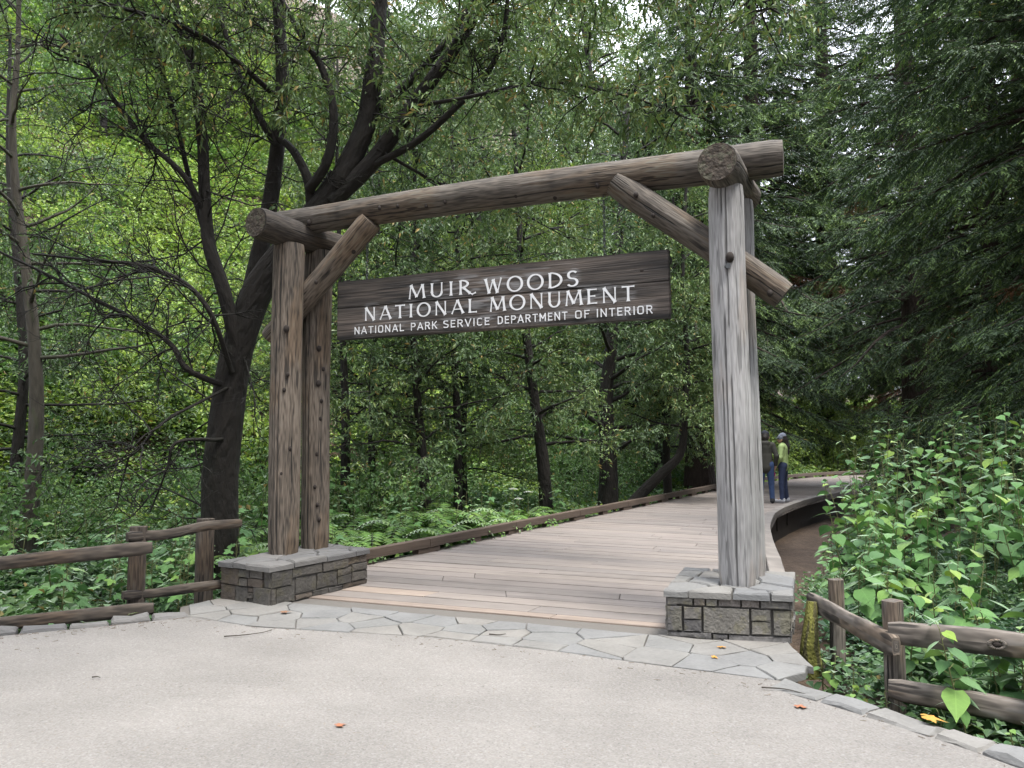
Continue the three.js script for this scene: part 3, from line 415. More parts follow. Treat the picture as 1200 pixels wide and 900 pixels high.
  const stroke = (x0, y0, x1, y1, w, flare, ax, ay) => { const dx = (x1 - x0) * ax, dy = (y1 - y0) * ay, l = Math.hypot(dx, dy), nx = -dy / l / 2, ny = dx / l / 2, at = (t, f) => [x0 * ax + dx * t, y0 * ay + dy * t, w * f]; const st = flare ? [[0, 1.75], [0.07, 1.12], [0.3, 0.9], [0.7, 0.9], [0.93, 1.12], [1, 1.75]] : [[-0.04, 0.7], [0, 1], [1, 1], [1.04, 0.7]]; const A = [], B = []; for (const [t, f] of st) { const [x, y, ww] = at(t, f); A.push([x + nx * ww, y + ny * ww]); B.unshift([x - nx * ww, y - ny * ww]); } return [...A, ...B]; };
  const bow = (o, ax, ay, hgt) => { const A = [], B = [], n = Math.ceil(Math.abs(o.a[1] - o.a[0]) / 12); for (let k = 0; k <= n; k++) { const a = mix(o.a[0], o.a[1], k / n) * Math.PI / 180, w = mix(o.w[0], o.w[1], Math.abs(Math.cos(a)) ** 1.5) * hgt / 2, c = Math.cos(a), s = Math.sin(a), x = (o.c[0] + o.r[0] * c) * ax, y = (o.c[1] + o.r[1] * s) * ay; A.push([x + c * w, y + s * w]); B.unshift([x - c * w, y - s * w]); } return { A, B }; };
  function word(text, xa, xb, base, h, fnt, gapE, flare) {
    const chars = [...text], tot = chars.reduce((s, c) => s + fnt[c][0], 0) + gapE * (chars.length - 1), ax = (xb - xa) / tot; let x = xa;
    for (const c of chars) {
      const gs = []; fnt[c][1].forEach((s, k) => {
        if (Array.isArray(s)) gs.push(plate(stroke(s[0], s[1], s[2], s[3], (flare ? s[4] : q) * h, flare, ax, h), k));
        else if (s.box) { const [p0, p1] = s.box, P = [[p0 + 0.12, 0.05], [p1 - 0.12, 0.05], [p1, 0.17], [p1, 0.83], [p1 - 0.12, 0.95], [p0 + 0.12, 0.95], [p0, 0.83], [p0, 0.17]]; P.forEach((a, i) => { const b = P[(i + 1) % 8]; gs.push(plate(stroke(a[0], a[1], b[0], b[1], q * h, false, ax, h), i)); }); }
        else { const { A, B } = bow(s, ax, h, h); for (let i = 0; i < A.length - 1; i++) gs.push(plate([A[i], A[i + 1], B[B.length - 2 - i], B[B.length - 1 - i]], k)); }
      });
      const m = part(sign, 'letter', mergeGeometries(gs), paint); m.position.set(x, base, D / 2 + 0.0005); x += (fnt[c][0] + gapE) * ax;
    }
  }
  const s0 = 0.47; // word ends, measured along the board
  word('MUIr', 1.335 - s0, 2.09 - s0, 0.370, 0.142, font, 0.26, true); word('WOODS', 2.18 - s0, 3.135 - s0, 0.358, 0.146, font, 0.22, true);
  word('NATIONAL', 0.81 - s0, 2.10 - s0, 0.182, 0.138, font, 0.27, true); word('MONUMENT', 2.235 - s0, 3.665 - s0, 0.176, 0.142, font, 0.22, true);
  for (const [t, a, b] of [['NATIONAL', 0.69, 1.285], ['PARK', 1.36, 1.665], ['SERVICE', 1.73, 2.235], ['DEPARTMENT', 2.315, 3.025], ['OF', 3.095, 3.24], ['INTERIOR', 3.30, 3.825]]) word(t, a - s0, b - s0, 0.048 + (a - 0.69) * 0.001, 0.073, sans, 0.16, false);
  void sq;
  for (const s of [0.345, 2.91]) { // chains up to the beam
    const ch = new THREE.Group(); ch.name = 'chain'; sign.add(ch); const link = new THREE.TorusGeometry(0.017, 0.0042, 5, 10); link.scale(0.75, 1.25, 1);
    for (let k = 0; k < 18; k++) { const m = part(ch, 'link', link, steel); m.position.set(s, 0.625 + k * 0.034, 0); m.rotation.y = k % 2 ? Math.PI / 2 : 0; }
  }
  shadows(sign);
}

// ---------------------------------------------------------------- rail fences
function railGeo(a, b, w, h, seed, wav = 0.02) { const d = b.clone().sub(a), L = d.length(), n = 30, pts = [], rad = []; for (let k = 0; k <= n; k++) { const t = k / n, e = Math.min(t, 1 - t) * L; pts.push(a.clone().addScaledVector(d, t).add(V(0, wav * (noise(t * 3, seed) - 0.5) * 2, 0))); rad.push(w / 2 * (0.92 + 0.2 * noise(t * 4 + 3, seed * 3)) * (e < 0.04 ? 0.8 + 5 * e : 1)); } const mb = new MB(); mb.tube(pts, rad, 14, { up: V(0, 1, 0), flat: h / w, shape: (an, l) => { const c = Math.abs(Math.cos(an)), s = Math.abs(Math.sin(an)); return (c ** 6 + s ** 6) ** (-1 / 6) * 0.93 + 0.2 * (noise(an * 1.3, l * 1.5, seed) - 0.5) + 0.05 * (noise(an * 4, l * 2, seed + 5) - 0.5); } }); return mb.geo(true); }
function postGeo(w, d, h, seed) { const n = 6, pts = [], rad = []; for (let k = 0; k <= n; k++) { pts.push(V(0.006 * (noise(k, seed) - 0.5), -0.45 + (h + 0.45) * k / n, 0)); rad.push(w / 2 * (0.97 + 0.06 * noise(k * 1.3, seed + 4))); } const mb = new MB(); mb.tube(pts, rad, 14, { up: V(0, 0, 1), flat: d / w, shape: (an) => { const c = Math.abs(Math.cos(an)), s = Math.abs(Math.sin(an)); return (c ** 7 + s ** 7) ** (-1 / 7) + 0.05 * (noise(an * 2, seed) - 0.5); } }); return mb.geo(true); }
function fence(label, posts, rails, mat) { const o = thing('rail_fence', label, 'fence', [posts[0][0], 0, posts[0][1]]); posts.forEach(([x, z, h, w, turn], k) => { const m = part(o, 'post', postGeo(w, w * 0.8, h, 90 + k + x), mat); m.position.set(x - posts[0][0], 0, z - posts[0][1]); m.rotation.y = turn; }); rails.forEach(([a, b, w, h, wav], k) => part(o, 'rail', railGeo(V(...a).sub(o.position), V(...b).sub(o.position), w, h, 7 + k * 3 + Math.abs(a[0]), wav), mat)); return shadows(o); }
fence('dark brown split rail fence beside the leaning tree and the dark stone pier', [[-3.40, -6.86, 0.76, 0.145, 0.4], [-3.10, -7.62, 0.75, 0.165, 0.7], [-5.9, -5.8, 0.72, 0.145, 0.4]],
  [[[-3.20, 0.585, -6.72], [-6.1, 0.42, -5.55], 0.08, 0.125, 0.016], [[-3.17, 0.06, -6.72], [-6.1, -0.04, -5.55], 0.075, 0.115, 0.012], [[-3.44, 0.66, -6.74], [-2.76, 0.70, -7.66], 0.07, 0.095, 0.03], [[-3.45, 0.165, -6.72], [-2.84, 0.12, -7.52], 0.07, 0.085, 0.012]], railWood);
fence('grey split rail fence with a large knot in front of the leafy shrubs', [[2.44, -4.87, 0.52, 0.115, 0.5], [2.53, -5.92, 0.46, 0.105, 0.2], [4.05, -4.1, 0.5, 0.12, 0.5]],
  [[[2.40, 0.26, -6.12], [2.37, 0.27, -4.70], 0.07, 0.14, 0.008], [[2.36, 0.355, -4.78], [4.2, 0.29, -3.95], 0.075, 0.145, 0.022], [[2.33, 0.02, -4.74], [4.2, -0.12, -3.80], 0.09, 0.13, 0.012]], railGrey);
{ const eye = scene.getObjectByName('rail_fence_001'), m = part(eye, 'knot', new THREE.TorusGeometry(0.03, 0.011, 8, 14), railGrey); m.position.set(2.86 - 2.44, 0.345, -4.52 + 4.87 + 0.026); m.rotation.y = -0.4; m.scale.set(1.3, 0.8, 0.8); const n = part(eye, 'knot', knotGeo, knotMat); n.position.copy(m.position); n.scale.set(0.026, 0.017, 0.012); n.rotation.y = -0.4; }
{
  const o = thing('mossy_post', 'squat post coated in yellow green moss against the pale pier', 'post', [2.30, -0.02, -5.86]);
  const moss = std({ map: colorTex(256, 256, (u, v) => { const a = tileFbm(u, v, 14, 4, 5, 4), b = tileFbm(u, v, 40, 40, 8, 2), k = 0.5 + a * 0.8 + (b - 0.5) * 0.6; return a > 0.55 ? [0.15 * k, 0.145 * k, 0.03 * k] : [0.09 * k, 0.08 * k, 0.03 * k]; }, 2, 1), bumpMap: stoneBump, bumpScale: 0.02 });
  part(o, 'stump', logGeo(V(0, -0.25, 0), V(0.01, 0.32, -0.02), 0.075, 0.045, 66, { sides: 14, rings: 12, rough: 0.3 }), moss); shadows(o);
}
// ---------------------------------------------------------------- the two walkers
function sdfMesh(bones, size, center, res, blend = 0.03) { // bones: [ax, ay, az, ra, bx, by, bz, rb]; a smooth union of tapered capsules
  const mc = new MarchingCubes(res, new THREE.MeshBasicMaterial(), false, false, 120000); mc.isolation = 0;
  const h = size / 2; for (let k = 0; k < res; k++) for (let j = 0; j < res; j++) for (let i = 0; i < res; i++) {
    const x = center[0] + (i - res / 2) / (res / 2) * h, y = center[1] + (j - res / 2) / (res / 2) * h, z = center[2] + (k - res / 2) / (res / 2) * h; let d = 9;
    for (const b of bones) { const ex = b[4] - b[0], ey = b[5] - b[1], ez = b[6] - b[2], t = clamp(((x - b[0]) * ex + (y - b[1]) * ey + (z - b[2]) * ez) / (ex * ex + ey * ey + ez * ez || 1)), q = Math.hypot(x - b[0] - ex * t, y - b[1] - ey * t, (z - b[2] - ez * t) * (b[8] || 1)) - mix(b[3], b[7], t), u = clamp(0.5 + 0.5 * (d - q) / blend); d = mix(d, q, u) - blend * u * (1 - u); }
    mc.field[i + j * res + k * res * res] = -d;
  }
  mc.update(); const n = mc.count, p = mc.positionArray.slice(0, n * 3), nr = mc.normalArray.slice(0, n * 3); for (let k = 0; k < n * 3; k += 3) { p[k] = center[0] + p[k] * h; p[k + 1] = center[1] + p[k + 1] * h; p[k + 2] = center[2] + p[k + 2] * h; }
  const g = new THREE.BufferGeometry(); g.setAttribute('position', new THREE.BufferAttribute(p, 3)); g.setAttribute('normal', new THREE.BufferAttribute(nr, 3)); return g;
}
const B = (a, ra, b, rb, z) => [...a, ra, ...b, rb, z];
function handBones(w, dir, s) { // wrist point, way the hand points, +1 / -1 for the thumb's side
  const [x, y, z] = w, out = [B(w, 0.028, [x + dir[0] * 0.05, y + dir[1] * 0.05, z + dir[2] * 0.05], 0.034)];
  for (let k = 0; k < 4; k++) { const o = (k - 1.5) * 0.019, bx = x + dir[0] * 0.07, by = y + dir[1] * 0.07, bz = z + dir[2] * 0.07 + o, l = [0.07, 0.08, 0.075, 0.058][k]; out.push(B([bx, by, bz], 0.0095, [bx + dir[0] * l * 0.6 + 0.008 * s, by + dir[1] * l * 0.6, bz], 0.0085), B([bx + dir[0] * l * 0.6 + 0.008 * s, by + dir[1] * l * 0.6, bz], 0.0085, [bx + dir[0] * l + 0.025 * s, by + dir[1] * l, bz], 0.0075)); }
  out.push(B([x + dir[0] * 0.03, y + dir[1] * 0.03, z + 0.03], 0.011, [x + dir[0] * 0.075 + 0.01 * s, y + dir[1] * 0.075, z + 0.055], 0.009)); return out;
}
function person(label, at, turn, o) {
  const p = thing('person', label, 'person', at); p.rotation.y = turn; p.scale.setScalar(o.scale);
  const H = 1.7, skin = std({ color: lin(...o.skin), roughness: 0.6 }), f = o.foot; // stands along y, faces +z, left is +x
  const hip = 0.88, kn = 0.48, leg = (s) => [[s * 0.09, hip, 0], [s * 0.1 + f[s > 0 ? 0 : 1][0] * 0.5, kn, 0.02 + f[s > 0 ? 0 : 1][1] * 0.5], [s * 0.1 + f[s > 0 ? 0 : 1][0], 0.09, f[s > 0 ? 0 : 1][1]]];
  const arm = (s) => o.arms[s > 0 ? 0 : 1], head = [0, 1.555, 0.03];
  const bodyB = [B([0, 0.92, 0], 0.125, [0, 1.12, 0.0], 0.115, 1.25), B([0, 1.12, 0], 0.115, [0, 1.34, -0.01], 0.135, 1.25), B([-0.13, 1.38, 0], 0.06, [0.13, 1.38, 0], 0.06), B([0, 1.36, -0.01], 0.06, [0, 1.5, 0.015], 0.052), B([0, 1.60, 0.0], 0.092, [0, 1.535, 0.035], 0.075), B([0, 1.50, 0.065], 0.035, [0, 1.53, 0.06], 0.05), B([0, 1.565, 0.1], 0.012, [0, 1.54, 0.122], 0.016), B([-0.09, 1.56, 0.0], 0.018, [-0.092, 1.53, 0.005], 0.014), B([0.09, 1.56, 0.0], 0.018, [0.092, 1.53, 0.005], 0.014)];
  for (const s of [-1, 1]) { const [a, b, c] = leg(s), [e, w] = arm(s); bodyB.push(B(a, 0.088, b, 0.056), B(b, 0.058, c, 0.038), B(c, 0.04, [c[0], 0.05, c[2] + 0.14], 0.035), B([s * 0.165, 1.38, 0], 0.05, e, 0.04), B(e, 0.04, w, 0.028)); const d = V(w[0] - e[0], w[1] - e[1], w[2] - e[2]).normalize(); bodyB.push(...handBones(w, [d.x, d.y, d.z], -s)); }
  part(p, 'body', sdfMesh(bodyB, 1.9, [0, 0.86, 0], 110, 0.022), skin);
  const jb = [B([0, 0.90, 0], 0.15, [0, 1.1, 0], 0.14, 1.2), B([0, 1.1, 0], 0.14, [0, 1.34, -0.01], 0.152, 1.2), B([-0.14, 1.38, 0], 0.075, [0.14, 1.38, 0], 0.075), B([0, 1.40, -0.01], 0.085, [0, 1.45, 0], 0.07)];
  if (o.hood) jb.push(B([-0.05, 1.43, -0.08], 0.06, [0.05, 1.43, -0.08], 0.06), B([0, 0.86, 0], 0.165, [0, 1.1, 0], 0.15, 1.2));
  for (const s of [-1, 1]) { const [e, w] = arm(s), c = [mix(e[0], w[0], 0.93), mix(e[1], w[1], 0.93), mix(e[2], w[2], 0.93)]; jb.push(B([s * 0.165, 1.375, 0], 0.068, e, 0.055), B(e, 0.055, c, 0.043)); }
  part(p, 'jacket', sdfMesh(jb, 1.2, [0, 1.15, 0], 84, 0.03), std({ color: lin(...o.jacket) }));
  const tb = [B([-0.07, 0.92, 0], 0.115, [0.07, 0.92, 0], 0.115)]; for (const s of [-1, 1]) { const [a, b, c] = leg(s); tb.push(B(a, 0.102, b, 0.068), B(b, 0.068, c, 0.058)); }
  part(p, 'jeans', sdfMesh(tb, 1.2, [0, 0.52, 0], 84, 0.025), std({ color: lin(...o.jeans) }));
  for (const s of [-1, 1]) { const c = leg(s)[2]; part(p, 'shoe', sdfMesh([B([c[0], 0.055, c[2] - 0.03], 0.052, [c[0], 0.045, c[2] + 0.17], 0.042), B([c[0], 0.02, c[2] - 0.04], 0.02, [c[0], 0.02, c[2] + 0.18], 0.022), B([c[0], 0.1, c[2] - 0.01], 0.05, [c[0], 0.06, c[2] + 0.02], 0.05)], 0.5, [c[0], 0.1, c[2] + 0.05], 40, 0.03), std({ color: lin(...o.shoes) })); }
  const hb = [B([0, 1.615, -0.012], 0.096, [0, 1.55, -0.03], 0.088)]; if (o.longHair) hb.push(B([0, 1.56, -0.06], 0.07, [0, 1.38, -0.12], 0.05), B([0, 1.40, -0.115], 0.055, [0.01, 1.22, -0.135], 0.028)); else hb.push(B([0, 1.55, -0.04], 0.08, [0, 1.5, -0.05], 0.06));
  part(p, 'hair', sdfMesh(hb, 0.7, [0, 1.45, -0.05], 64, 0.03), std({ color: lin(...o.hair), roughness: 0.6 }));
  part(p, 'cap', sdfMesh([B([0, 1.645, -0.005], 0.094, [0, 1.62, 0.01], 0.103), B([-0.05, 1.605, 0.1], 0.014, [0.05, 1.605, 0.1], 0.014), B([-0.04, 1.597, 0.15], 0.011, [0.04, 1.597, 0.15], 0.011)], 0.5, [0, 1.62, 0], 56, 0.03), std({ color: lin(...o.cap) }));
  shadows(p); void H; void head; return p;
}
person('person in a pale green jacket with long dark hair and a patterned cap', [6.68, 0.006, -18.45], -2.1, { scale: 0.985, skin: [0.3, 0.17, 0.11], jacket: [0.36, 0.46, 0.18], jeans: [0.025, 0.035, 0.075], shoes: [0.4, 0.4, 0.42], hair: [0.018, 0.012, 0.01], cap: [0.18, 0.19, 0.23], longHair: true, foot: [[0.02, 0.02], [-0.02, -0.04]], arms: [[[0.22, 1.12, 0.02], [0.19, 0.92, 0.14]], [[-0.22, 1.12, 0.0], [-0.2, 0.9, 0.1]]] });
person('person in a dark hooded jacket and blue jeans standing on the boardwalk', [6.20, 0.006, -18.3], 2.75, { scale: 1.02, skin: [0.42, 0.26, 0.18], jacket: [0.045, 0.043, 0.035], jeans: [0.03, 0.055, 0.13], shoes: [0.02, 0.02, 0.022], hair: [0.02, 0.015, 0.012], cap: [0.02, 0.022, 0.03], hood: true, foot: [[0.03, 0.0], [-0.03, 0.03]], arms: [[[0.25, 1.12, -0.02], [0.22, 0.9, 0.08]], [[-0.25, 1.12, -0.02], [-0.22, 0.9, 0.06]]] });
{ const o = thing('pink_pouch', 'small magenta pouch held low by the person in the green jacket', 'pouch', [6.40, 0.68, -18.38]); part(o, 'body', sdfMesh([B([0, 0, 0], 0.05, [0, 0.1, 0], 0.035, 1.6), B([0.02, 0.03, 0], 0.045, [-0.02, 0.02, 0], 0.045, 1.6)], 0.4, [0, 0.05, 0], 32, 0.02), std({ color: lin(0.42, 0.03, 0.2) })); const s = new MB(); s.tube(curve([[0, 0.12, 0], [0.03, 0.18, 0.01], [0.05, 0.24, 0]], 6), Array(7).fill(0.006), 5); part(o, 'strap', s.geo(), std({ color: lin(0.3, 0.02, 0.14) })); shadows(o); }
// ---------------------------------------------------------------- plants
const groundAt = (x, z, d) => (d < 0.6 ? -0.58 : d < 3.5 ? mix(-0.58, heightAt(x, z), smooth(0.6, 3.5, d)) : heightAt(x, z));
const PAL = {
  bay: [[0.052, 0.098, 0.03], [0.066, 0.118, 0.034], [0.042, 0.082, 0.03], [0.085, 0.14, 0.038]],
  bayYellow: [[0.105, 0.17, 0.04], [0.088, 0.15, 0.042], [0.14, 0.19, 0.045], [0.075, 0.135, 0.04]],
  bright: [[0.17, 0.265, 0.035], [0.20, 0.29, 0.04], [0.14, 0.23, 0.04], [0.24, 0.32, 0.05]],
  mid: [[0.07, 0.15, 0.032], [0.085, 0.17, 0.036], [0.058, 0.125, 0.032], [0.11, 0.19, 0.038]],
  fir: [[0.034, 0.062, 0.026], [0.042, 0.074, 0.028], [0.05, 0.084, 0.03], [0.028, 0.052, 0.024]],
  firTip: [[0.10, 0.165, 0.04], [0.12, 0.185, 0.04], [0.08, 0.135, 0.04]],
  berry: [[0.07, 0.15, 0.05], [0.09, 0.18, 0.055], [0.06, 0.13, 0.05], [0.11, 0.20, 0.05]],
};
const tint = (rng, pal, dry = 0.02) => { const c = pal[Math.floor(rng() * pal.length)], k = 0.75 + rng() * 0.5; return rng() < dry ? [0.26, 0.19, 0.05] : [c[0] * k, c[1] * k, c[2] * k]; };
function unit(rng) { const z = rng() * 2 - 1, a = rng() * 6.2832, r = Math.sqrt(1 - z * z); return V(r * Math.cos(a), z, r * Math.sin(a)); }
// leaves set along a twig
function leafTwig(lv, rng, p, d, len, n, pal, L, W, droop = 0.25, dry = 0.02) {
  const q = p.clone(), dir = d.clone().normalize(), st = len / n;
  for (let k = 0; k < n; k++) {
    dir.y -= droop * st * 1.5; dir.normalize(); q.addScaledVector(dir, st);
    const u = unit(rng), ld = dir.clone().multiplyScalar(0.6).addScaledVector(u, 0.9); ld.y -= droop * 0.6; ld.normalize();
    const nn = unit(rng).multiplyScalar(0.75); nn.y += 0.8; nn.addScaledVector(ld, -nn.dot(ld)).normalize(); const s = 0.65 + rng() * 0.6, c = tint(rng, pal, dry);
    lv.add(q.x, q.y, q.z, ld.x, ld.y, ld.z, nn.x, nn.y, nn.z, L * s, W * s, 0.18, c[0], c[1], c[2]);
  }
}
function limbPath(rng, p, d, len, n, { rise = 0, wander = 0.25 } = {}) { const out = [p.clone()], dir = d.clone().normalize(), q = p.clone(); for (let k = 0; k < n; k++) { dir.addScaledVector(unit(rng), wander); dir.y += rise; dir.normalize(); q.addScaledVector(dir, len / n); out.push(q.clone()); } return out; }
const taper = (n, r0, r1) => Array.from({ length: n }, (_, k) => mix(r0, r1, k / (n - 1)));
function spray(wood, lv, rng, p, d, len, s) { // a side branch that carries leafy twigs
  const pts = limbPath(rng, p, d, len, 5, { rise: s.rise ?? -0.03, wander: 0.3 }); wood.tube(pts, taper(6, s.r ?? 0.012, 0.003), 4, { cap: false });
  const tw = s.twigs; for (let k = 0; k < tw; k++) { const f = mix(0.2, 1, (k + rng()) / tw) * 5, i = Math.min(4, Math.floor(f)), q = pts[i].clone().lerp(pts[i + 1], f - i), dir = pts[i + 1].clone().sub(pts[i]).normalize().multiplyScalar(0.7).addScaledVector(unit(rng), 0.9); leafTwig(lv, rng, q, dir, s.twigLen * (0.6 + rng() * 0.7), s.leaves, s.pal, s.L, s.W, s.droop ?? 0.3, s.dry); }
}
function makeTree(seed, s) {
  const rng = rngOf(seed), wood = new MB(), lv = new Leaves(20000);
  let trunk; if (s.path) trunk = curve(s.path, 26); else { const pts = [V(0, -0.3, 0)], d = V(s.lean?.[0] ?? 0, 1, s.lean?.[1] ?? 0).normalize(), q = V(0, -0.3, 0); for (let k = 0; k < 8; k++) { d.addScaledVector(unit(rng), 0.07); d.y += 0.06; d.normalize(); q.addScaledVector(d, s.H / 8); pts.push(q.clone()); } trunk = curve(pts, 26); }
  wood.tube(trunk, trunk.map((_, k) => s.r * (1 - 0.78 * k / 26) * (1 + 0.3 * Math.exp(-k * 0.8))), 10, { shape: (a, l) => 1 + 0.12 * (noise(Math.cos(a) + 3, Math.sin(a) + 3, l * 1.2 + seed) - 0.5) });
  for (let i = 0; i < s.limbs; i++) {
    const t = mix(s.from, 0.99, (i + rng()) / s.limbs), f = t * 26, k = Math.min(25, Math.floor(f)), P = trunk[k].clone().lerp(trunk[k + 1], f - k), az = i * 2.4 + rng() * 1.4, up = (t - s.from) / (1 - s.from), reach = s.reach * mix(1, s.topReach ?? 0.5, up) * (0.6 + rng() * 0.7);
    const pts = limbPath(rng, P, V(Math.cos(az), mix(s.rise0 ?? 0.25, 0.9, up * up), Math.sin(az)), reach, 6, { rise: -0.02, wander: 0.22 }); wood.tube(pts, taper(7, s.r * mix(0.32, 0.18, t), 0.006), 5, { cap: false });
    for (let j = 0; j < s.subs; j++) { const g = mix(0.15, 1, (j + rng()) / s.subs) * 6, m = Math.min(5, Math.floor(g)), q = pts[m].clone().lerp(pts[m + 1], g - m), d = pts[m + 1].clone().sub(pts[m]).normalize().addScaledVector(unit(rng), 1.0); d.y = d.y * 0.6 + (s.subRise ?? 0); if (rng() < (s.bare ?? 0)) wood.tube(limbPath(rng, q, d, reach * 0.35, 4, { wander: 0.4 }), taper(5, 0.007, 0.002), 3, { cap: false }); else spray(wood, lv, rng, q, d, reach * mix(0.5, 0.28, g / 6) * (0.7 + rng() * 0.6), s.spray); }
  }
  return { wood: wood.geo(), crown: lv.geo(), n: lv.n };
}
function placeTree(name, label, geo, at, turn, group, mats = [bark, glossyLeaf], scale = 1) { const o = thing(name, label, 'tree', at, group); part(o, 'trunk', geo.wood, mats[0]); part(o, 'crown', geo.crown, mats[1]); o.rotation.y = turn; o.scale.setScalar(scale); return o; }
let leafCount = 0;

// ---- the big many-stemmed tree behind the dark pier, limb by limb
{
  const base = [-3.68, -0.3, -9.6], rng = rngOf(301), wood = new MB(), lv = new Leaves(60000), R = (list) => list.map((q) => V(q[0] - base[0], q[1] - base[1], q[2] - base[2]));
  const limb = (list, r0, r1, n = 22, sides = 9) => { const pts = curve(R(list), n); wood.tube(pts, taper(n + 1, r0, r1), sides, { shape: (a, l) => 1 + 0.16 * (noise(Math.cos(a) * 1.3 + 3, Math.sin(a) * 1.3 + 3, l * 1.6) - 0.5) }); return pts; };
  const all = {};
  all.T = limb([[-3.68, -0.4, -9.6], [-3.7, 0.2, -9.6], [-3.74, 1.17, -9.6], [-3.67, 1.93, -9.6], [-3.56, 2.71, -9.6], [-3.29, 3.55, -9.6], [-2.85, 4.17, -9.6], [-2.42, 4.69, -9.55], [-2.23, 4.97, -9.5]], 0.235, 0.165, 30, 16);
  all.A = limb([[-2.3, 4.8, -9.5], [-1.93, 5.63, -9.5], [-1.84, 6.32, -9.5], [-1.76, 7.38, -9.5], [-1.66, 8.6, -9.3]], 0.15, 0.085);
  all.B = limb([[-2.36, 4.63, -9.5], [-1.79, 5.22, -9.5], [-1.35, 5.86, -9.5], [-0.79, 6.67, -9.5], [-0.43, 7.28, -9.5], [0.1, 7.9, -9.0], [0.9, 8.4, -8.6]], 0.125, 0.045);
  all.B2 = limb([[-1.95, 5.06, -9.5], [-1.25, 5.37, -9.35], [-0.77, 5.77, -9.3], [-0.31, 6.28, -9.3], [-0.11, 6.79, -9.3], [-0.04, 7.5, -9.3]], 0.05, 0.03);
  all.B3 = limb([[-1.88, 5.9, -9.6], [-1.39, 6.41, -9.8], [-0.82, 7.08, -9.8], [-0.47, 7.68, -9.8]], 0.07, 0.03);
  all.C = limb([[-3.6, 2.8, -9.75], [-3.47, 3.73, -9.9], [-3.29, 4.73, -9.9], [-3.2, 5.56, -9.9], [-3.16, 6.52, -9.9], [-3.23, 7.38, -9.9], [-3.31, 8.5, -9.9]], 0.125, 0.07);
  all.D = limb([[-3.18, 5.5, -9.85], [-3.47, 5.99, -9.8], [-3.78, 6.65, -9.8], [-3.95, 7.2, -9.8], [-4.1, 7.81, -9.8]], 0.055, 0.025);
  all.E = limb([[-2.62, 4.35, -9.55], [-2.65, 4.88, -9.5], [-2.85, 5.3, -9.55], [-3.15, 5.63, -9.8]], 0.075, 0.045);
  all.E2 = limb([[-2.63, 4.78, -9.45], [-2.37, 5.09, -9.3], [-2.3, 5.77, -9.3], [-2.48, 6.39, -9.3], [-2.68, 6.68, -9.3], [-3.0, 7.26, -9.3]], 0.07, 0.03);
  all.F = limb([[-3.52, 2.7, -9.5], [-3.68, 3.45, -9.4], [-3.88, 4.01, -9.4], [-3.96, 4.62, -9.4], [-4.02, 5.47, -9.4], [-4.17, 6.39, -9.4], [-4.39, 7.08, -9.4], [-4.55, 7.79, -9.4]], 0.095, 0.05);
  all.G = limb([[-3.93, 4.42, -9.4], [-4.16, 4.89, -9.2], [-4.71, 5.39, -9.2], [-5.34, 6.23, -9.2], [-5.8, 6.74, -9.2]], 0.042, 0.02);
  all.G2 = limb([[-3.98, 4.2, -9.5], [-4.3, 5.01, -9.7], [-4.48, 5.71, -9.7], [-4.72, 6.54, -9.7], [-4.95, 7.14, -9.7]], 0.04, 0.02);
  all.H = limb([[-3.58, 2.2, -9.5], [-4.04, 2.43, -9.2], [-4.22, 2.71, -9.2], [-4.63, 3.0, -9.2], [-5.22, 3.3, -9.2], [-5.82, 3.61, -9.2], [-6.54, 3.95, -9.2]], 0.042, 0.014);
  all.I = limb([[-3.55, 2.4, -9.4], [-3.69, 3.11, -9.0], [-3.99, 3.45, -9.0], [-4.5, 3.67, -9.0], [-5.13, 3.74, -9.0], [-5.87, 3.82, -9.0]], 0.036, 0.014);
  all.J = limb([[-3.64, 1.55, -9.4], [-4.06, 1.5, -9.0], [-4.14, 1.21, -9.0], [-4.33, 0.68, -9.0]], 0.025, 0.008);
  all.K = limb([[-3.6, 2.2, -9.4], [-4.18, 1.7, -8.8], [-4.42, 1.4, -8.8], [-5.01, 1.1, -8.8]], 0.02, 0.006);
  all.M = limb([[-0.43, 7.2, -9.4], [0.6, 7.35, -8.7], [1.5, 7.1, -8.3], [2.4, 6.7, -8.1], [3.0, 6.3, -8.0]], 0.04, 0.012);
  all.N = limb([[-1.35, 5.86, -9.4], [-0.6, 5.75, -8.9], [0.4, 5.85, -8.7], [1.3, 5.6, -8.5], [2.1, 5.25, -8.4]], 0.028, 0.008);
  all.O = limb([[-1.75, 5.3, -9.4], [-0.9, 4.95, -9.8], [0.0, 4.75, -10.2], [0.9, 4.35, -10.4]], 0.024, 0.006);
  all.P = limb([[-3.2, 6.2, -9.8], [-3.9, 6.6, -9.0], [-4.9, 6.7, -8.4], [-6.2, 6.9, -8.0]], 0.04, 0.012);
  // bare dead twigs low down, each forking again
  const bare = (q, d, len, r, lvl) => { const pts = limbPath(rng, q, d, len, 6, { wander: 0.42, rise: 0.0 }); wood.tube(pts, taper(7, r, r * 0.3), 4, { cap: false }); if (lvl > 0) for (let k = 0; k < 4; k++) { const m = 1 + Math.floor(rng() * 5), dd = pts[m].clone().sub(pts[m - 1]).normalize().addScaledVector(unit(rng), 1.0); bare(pts[m], dd, len * (0.35 + rng() * 0.3), r * 0.55, lvl - 1); } };
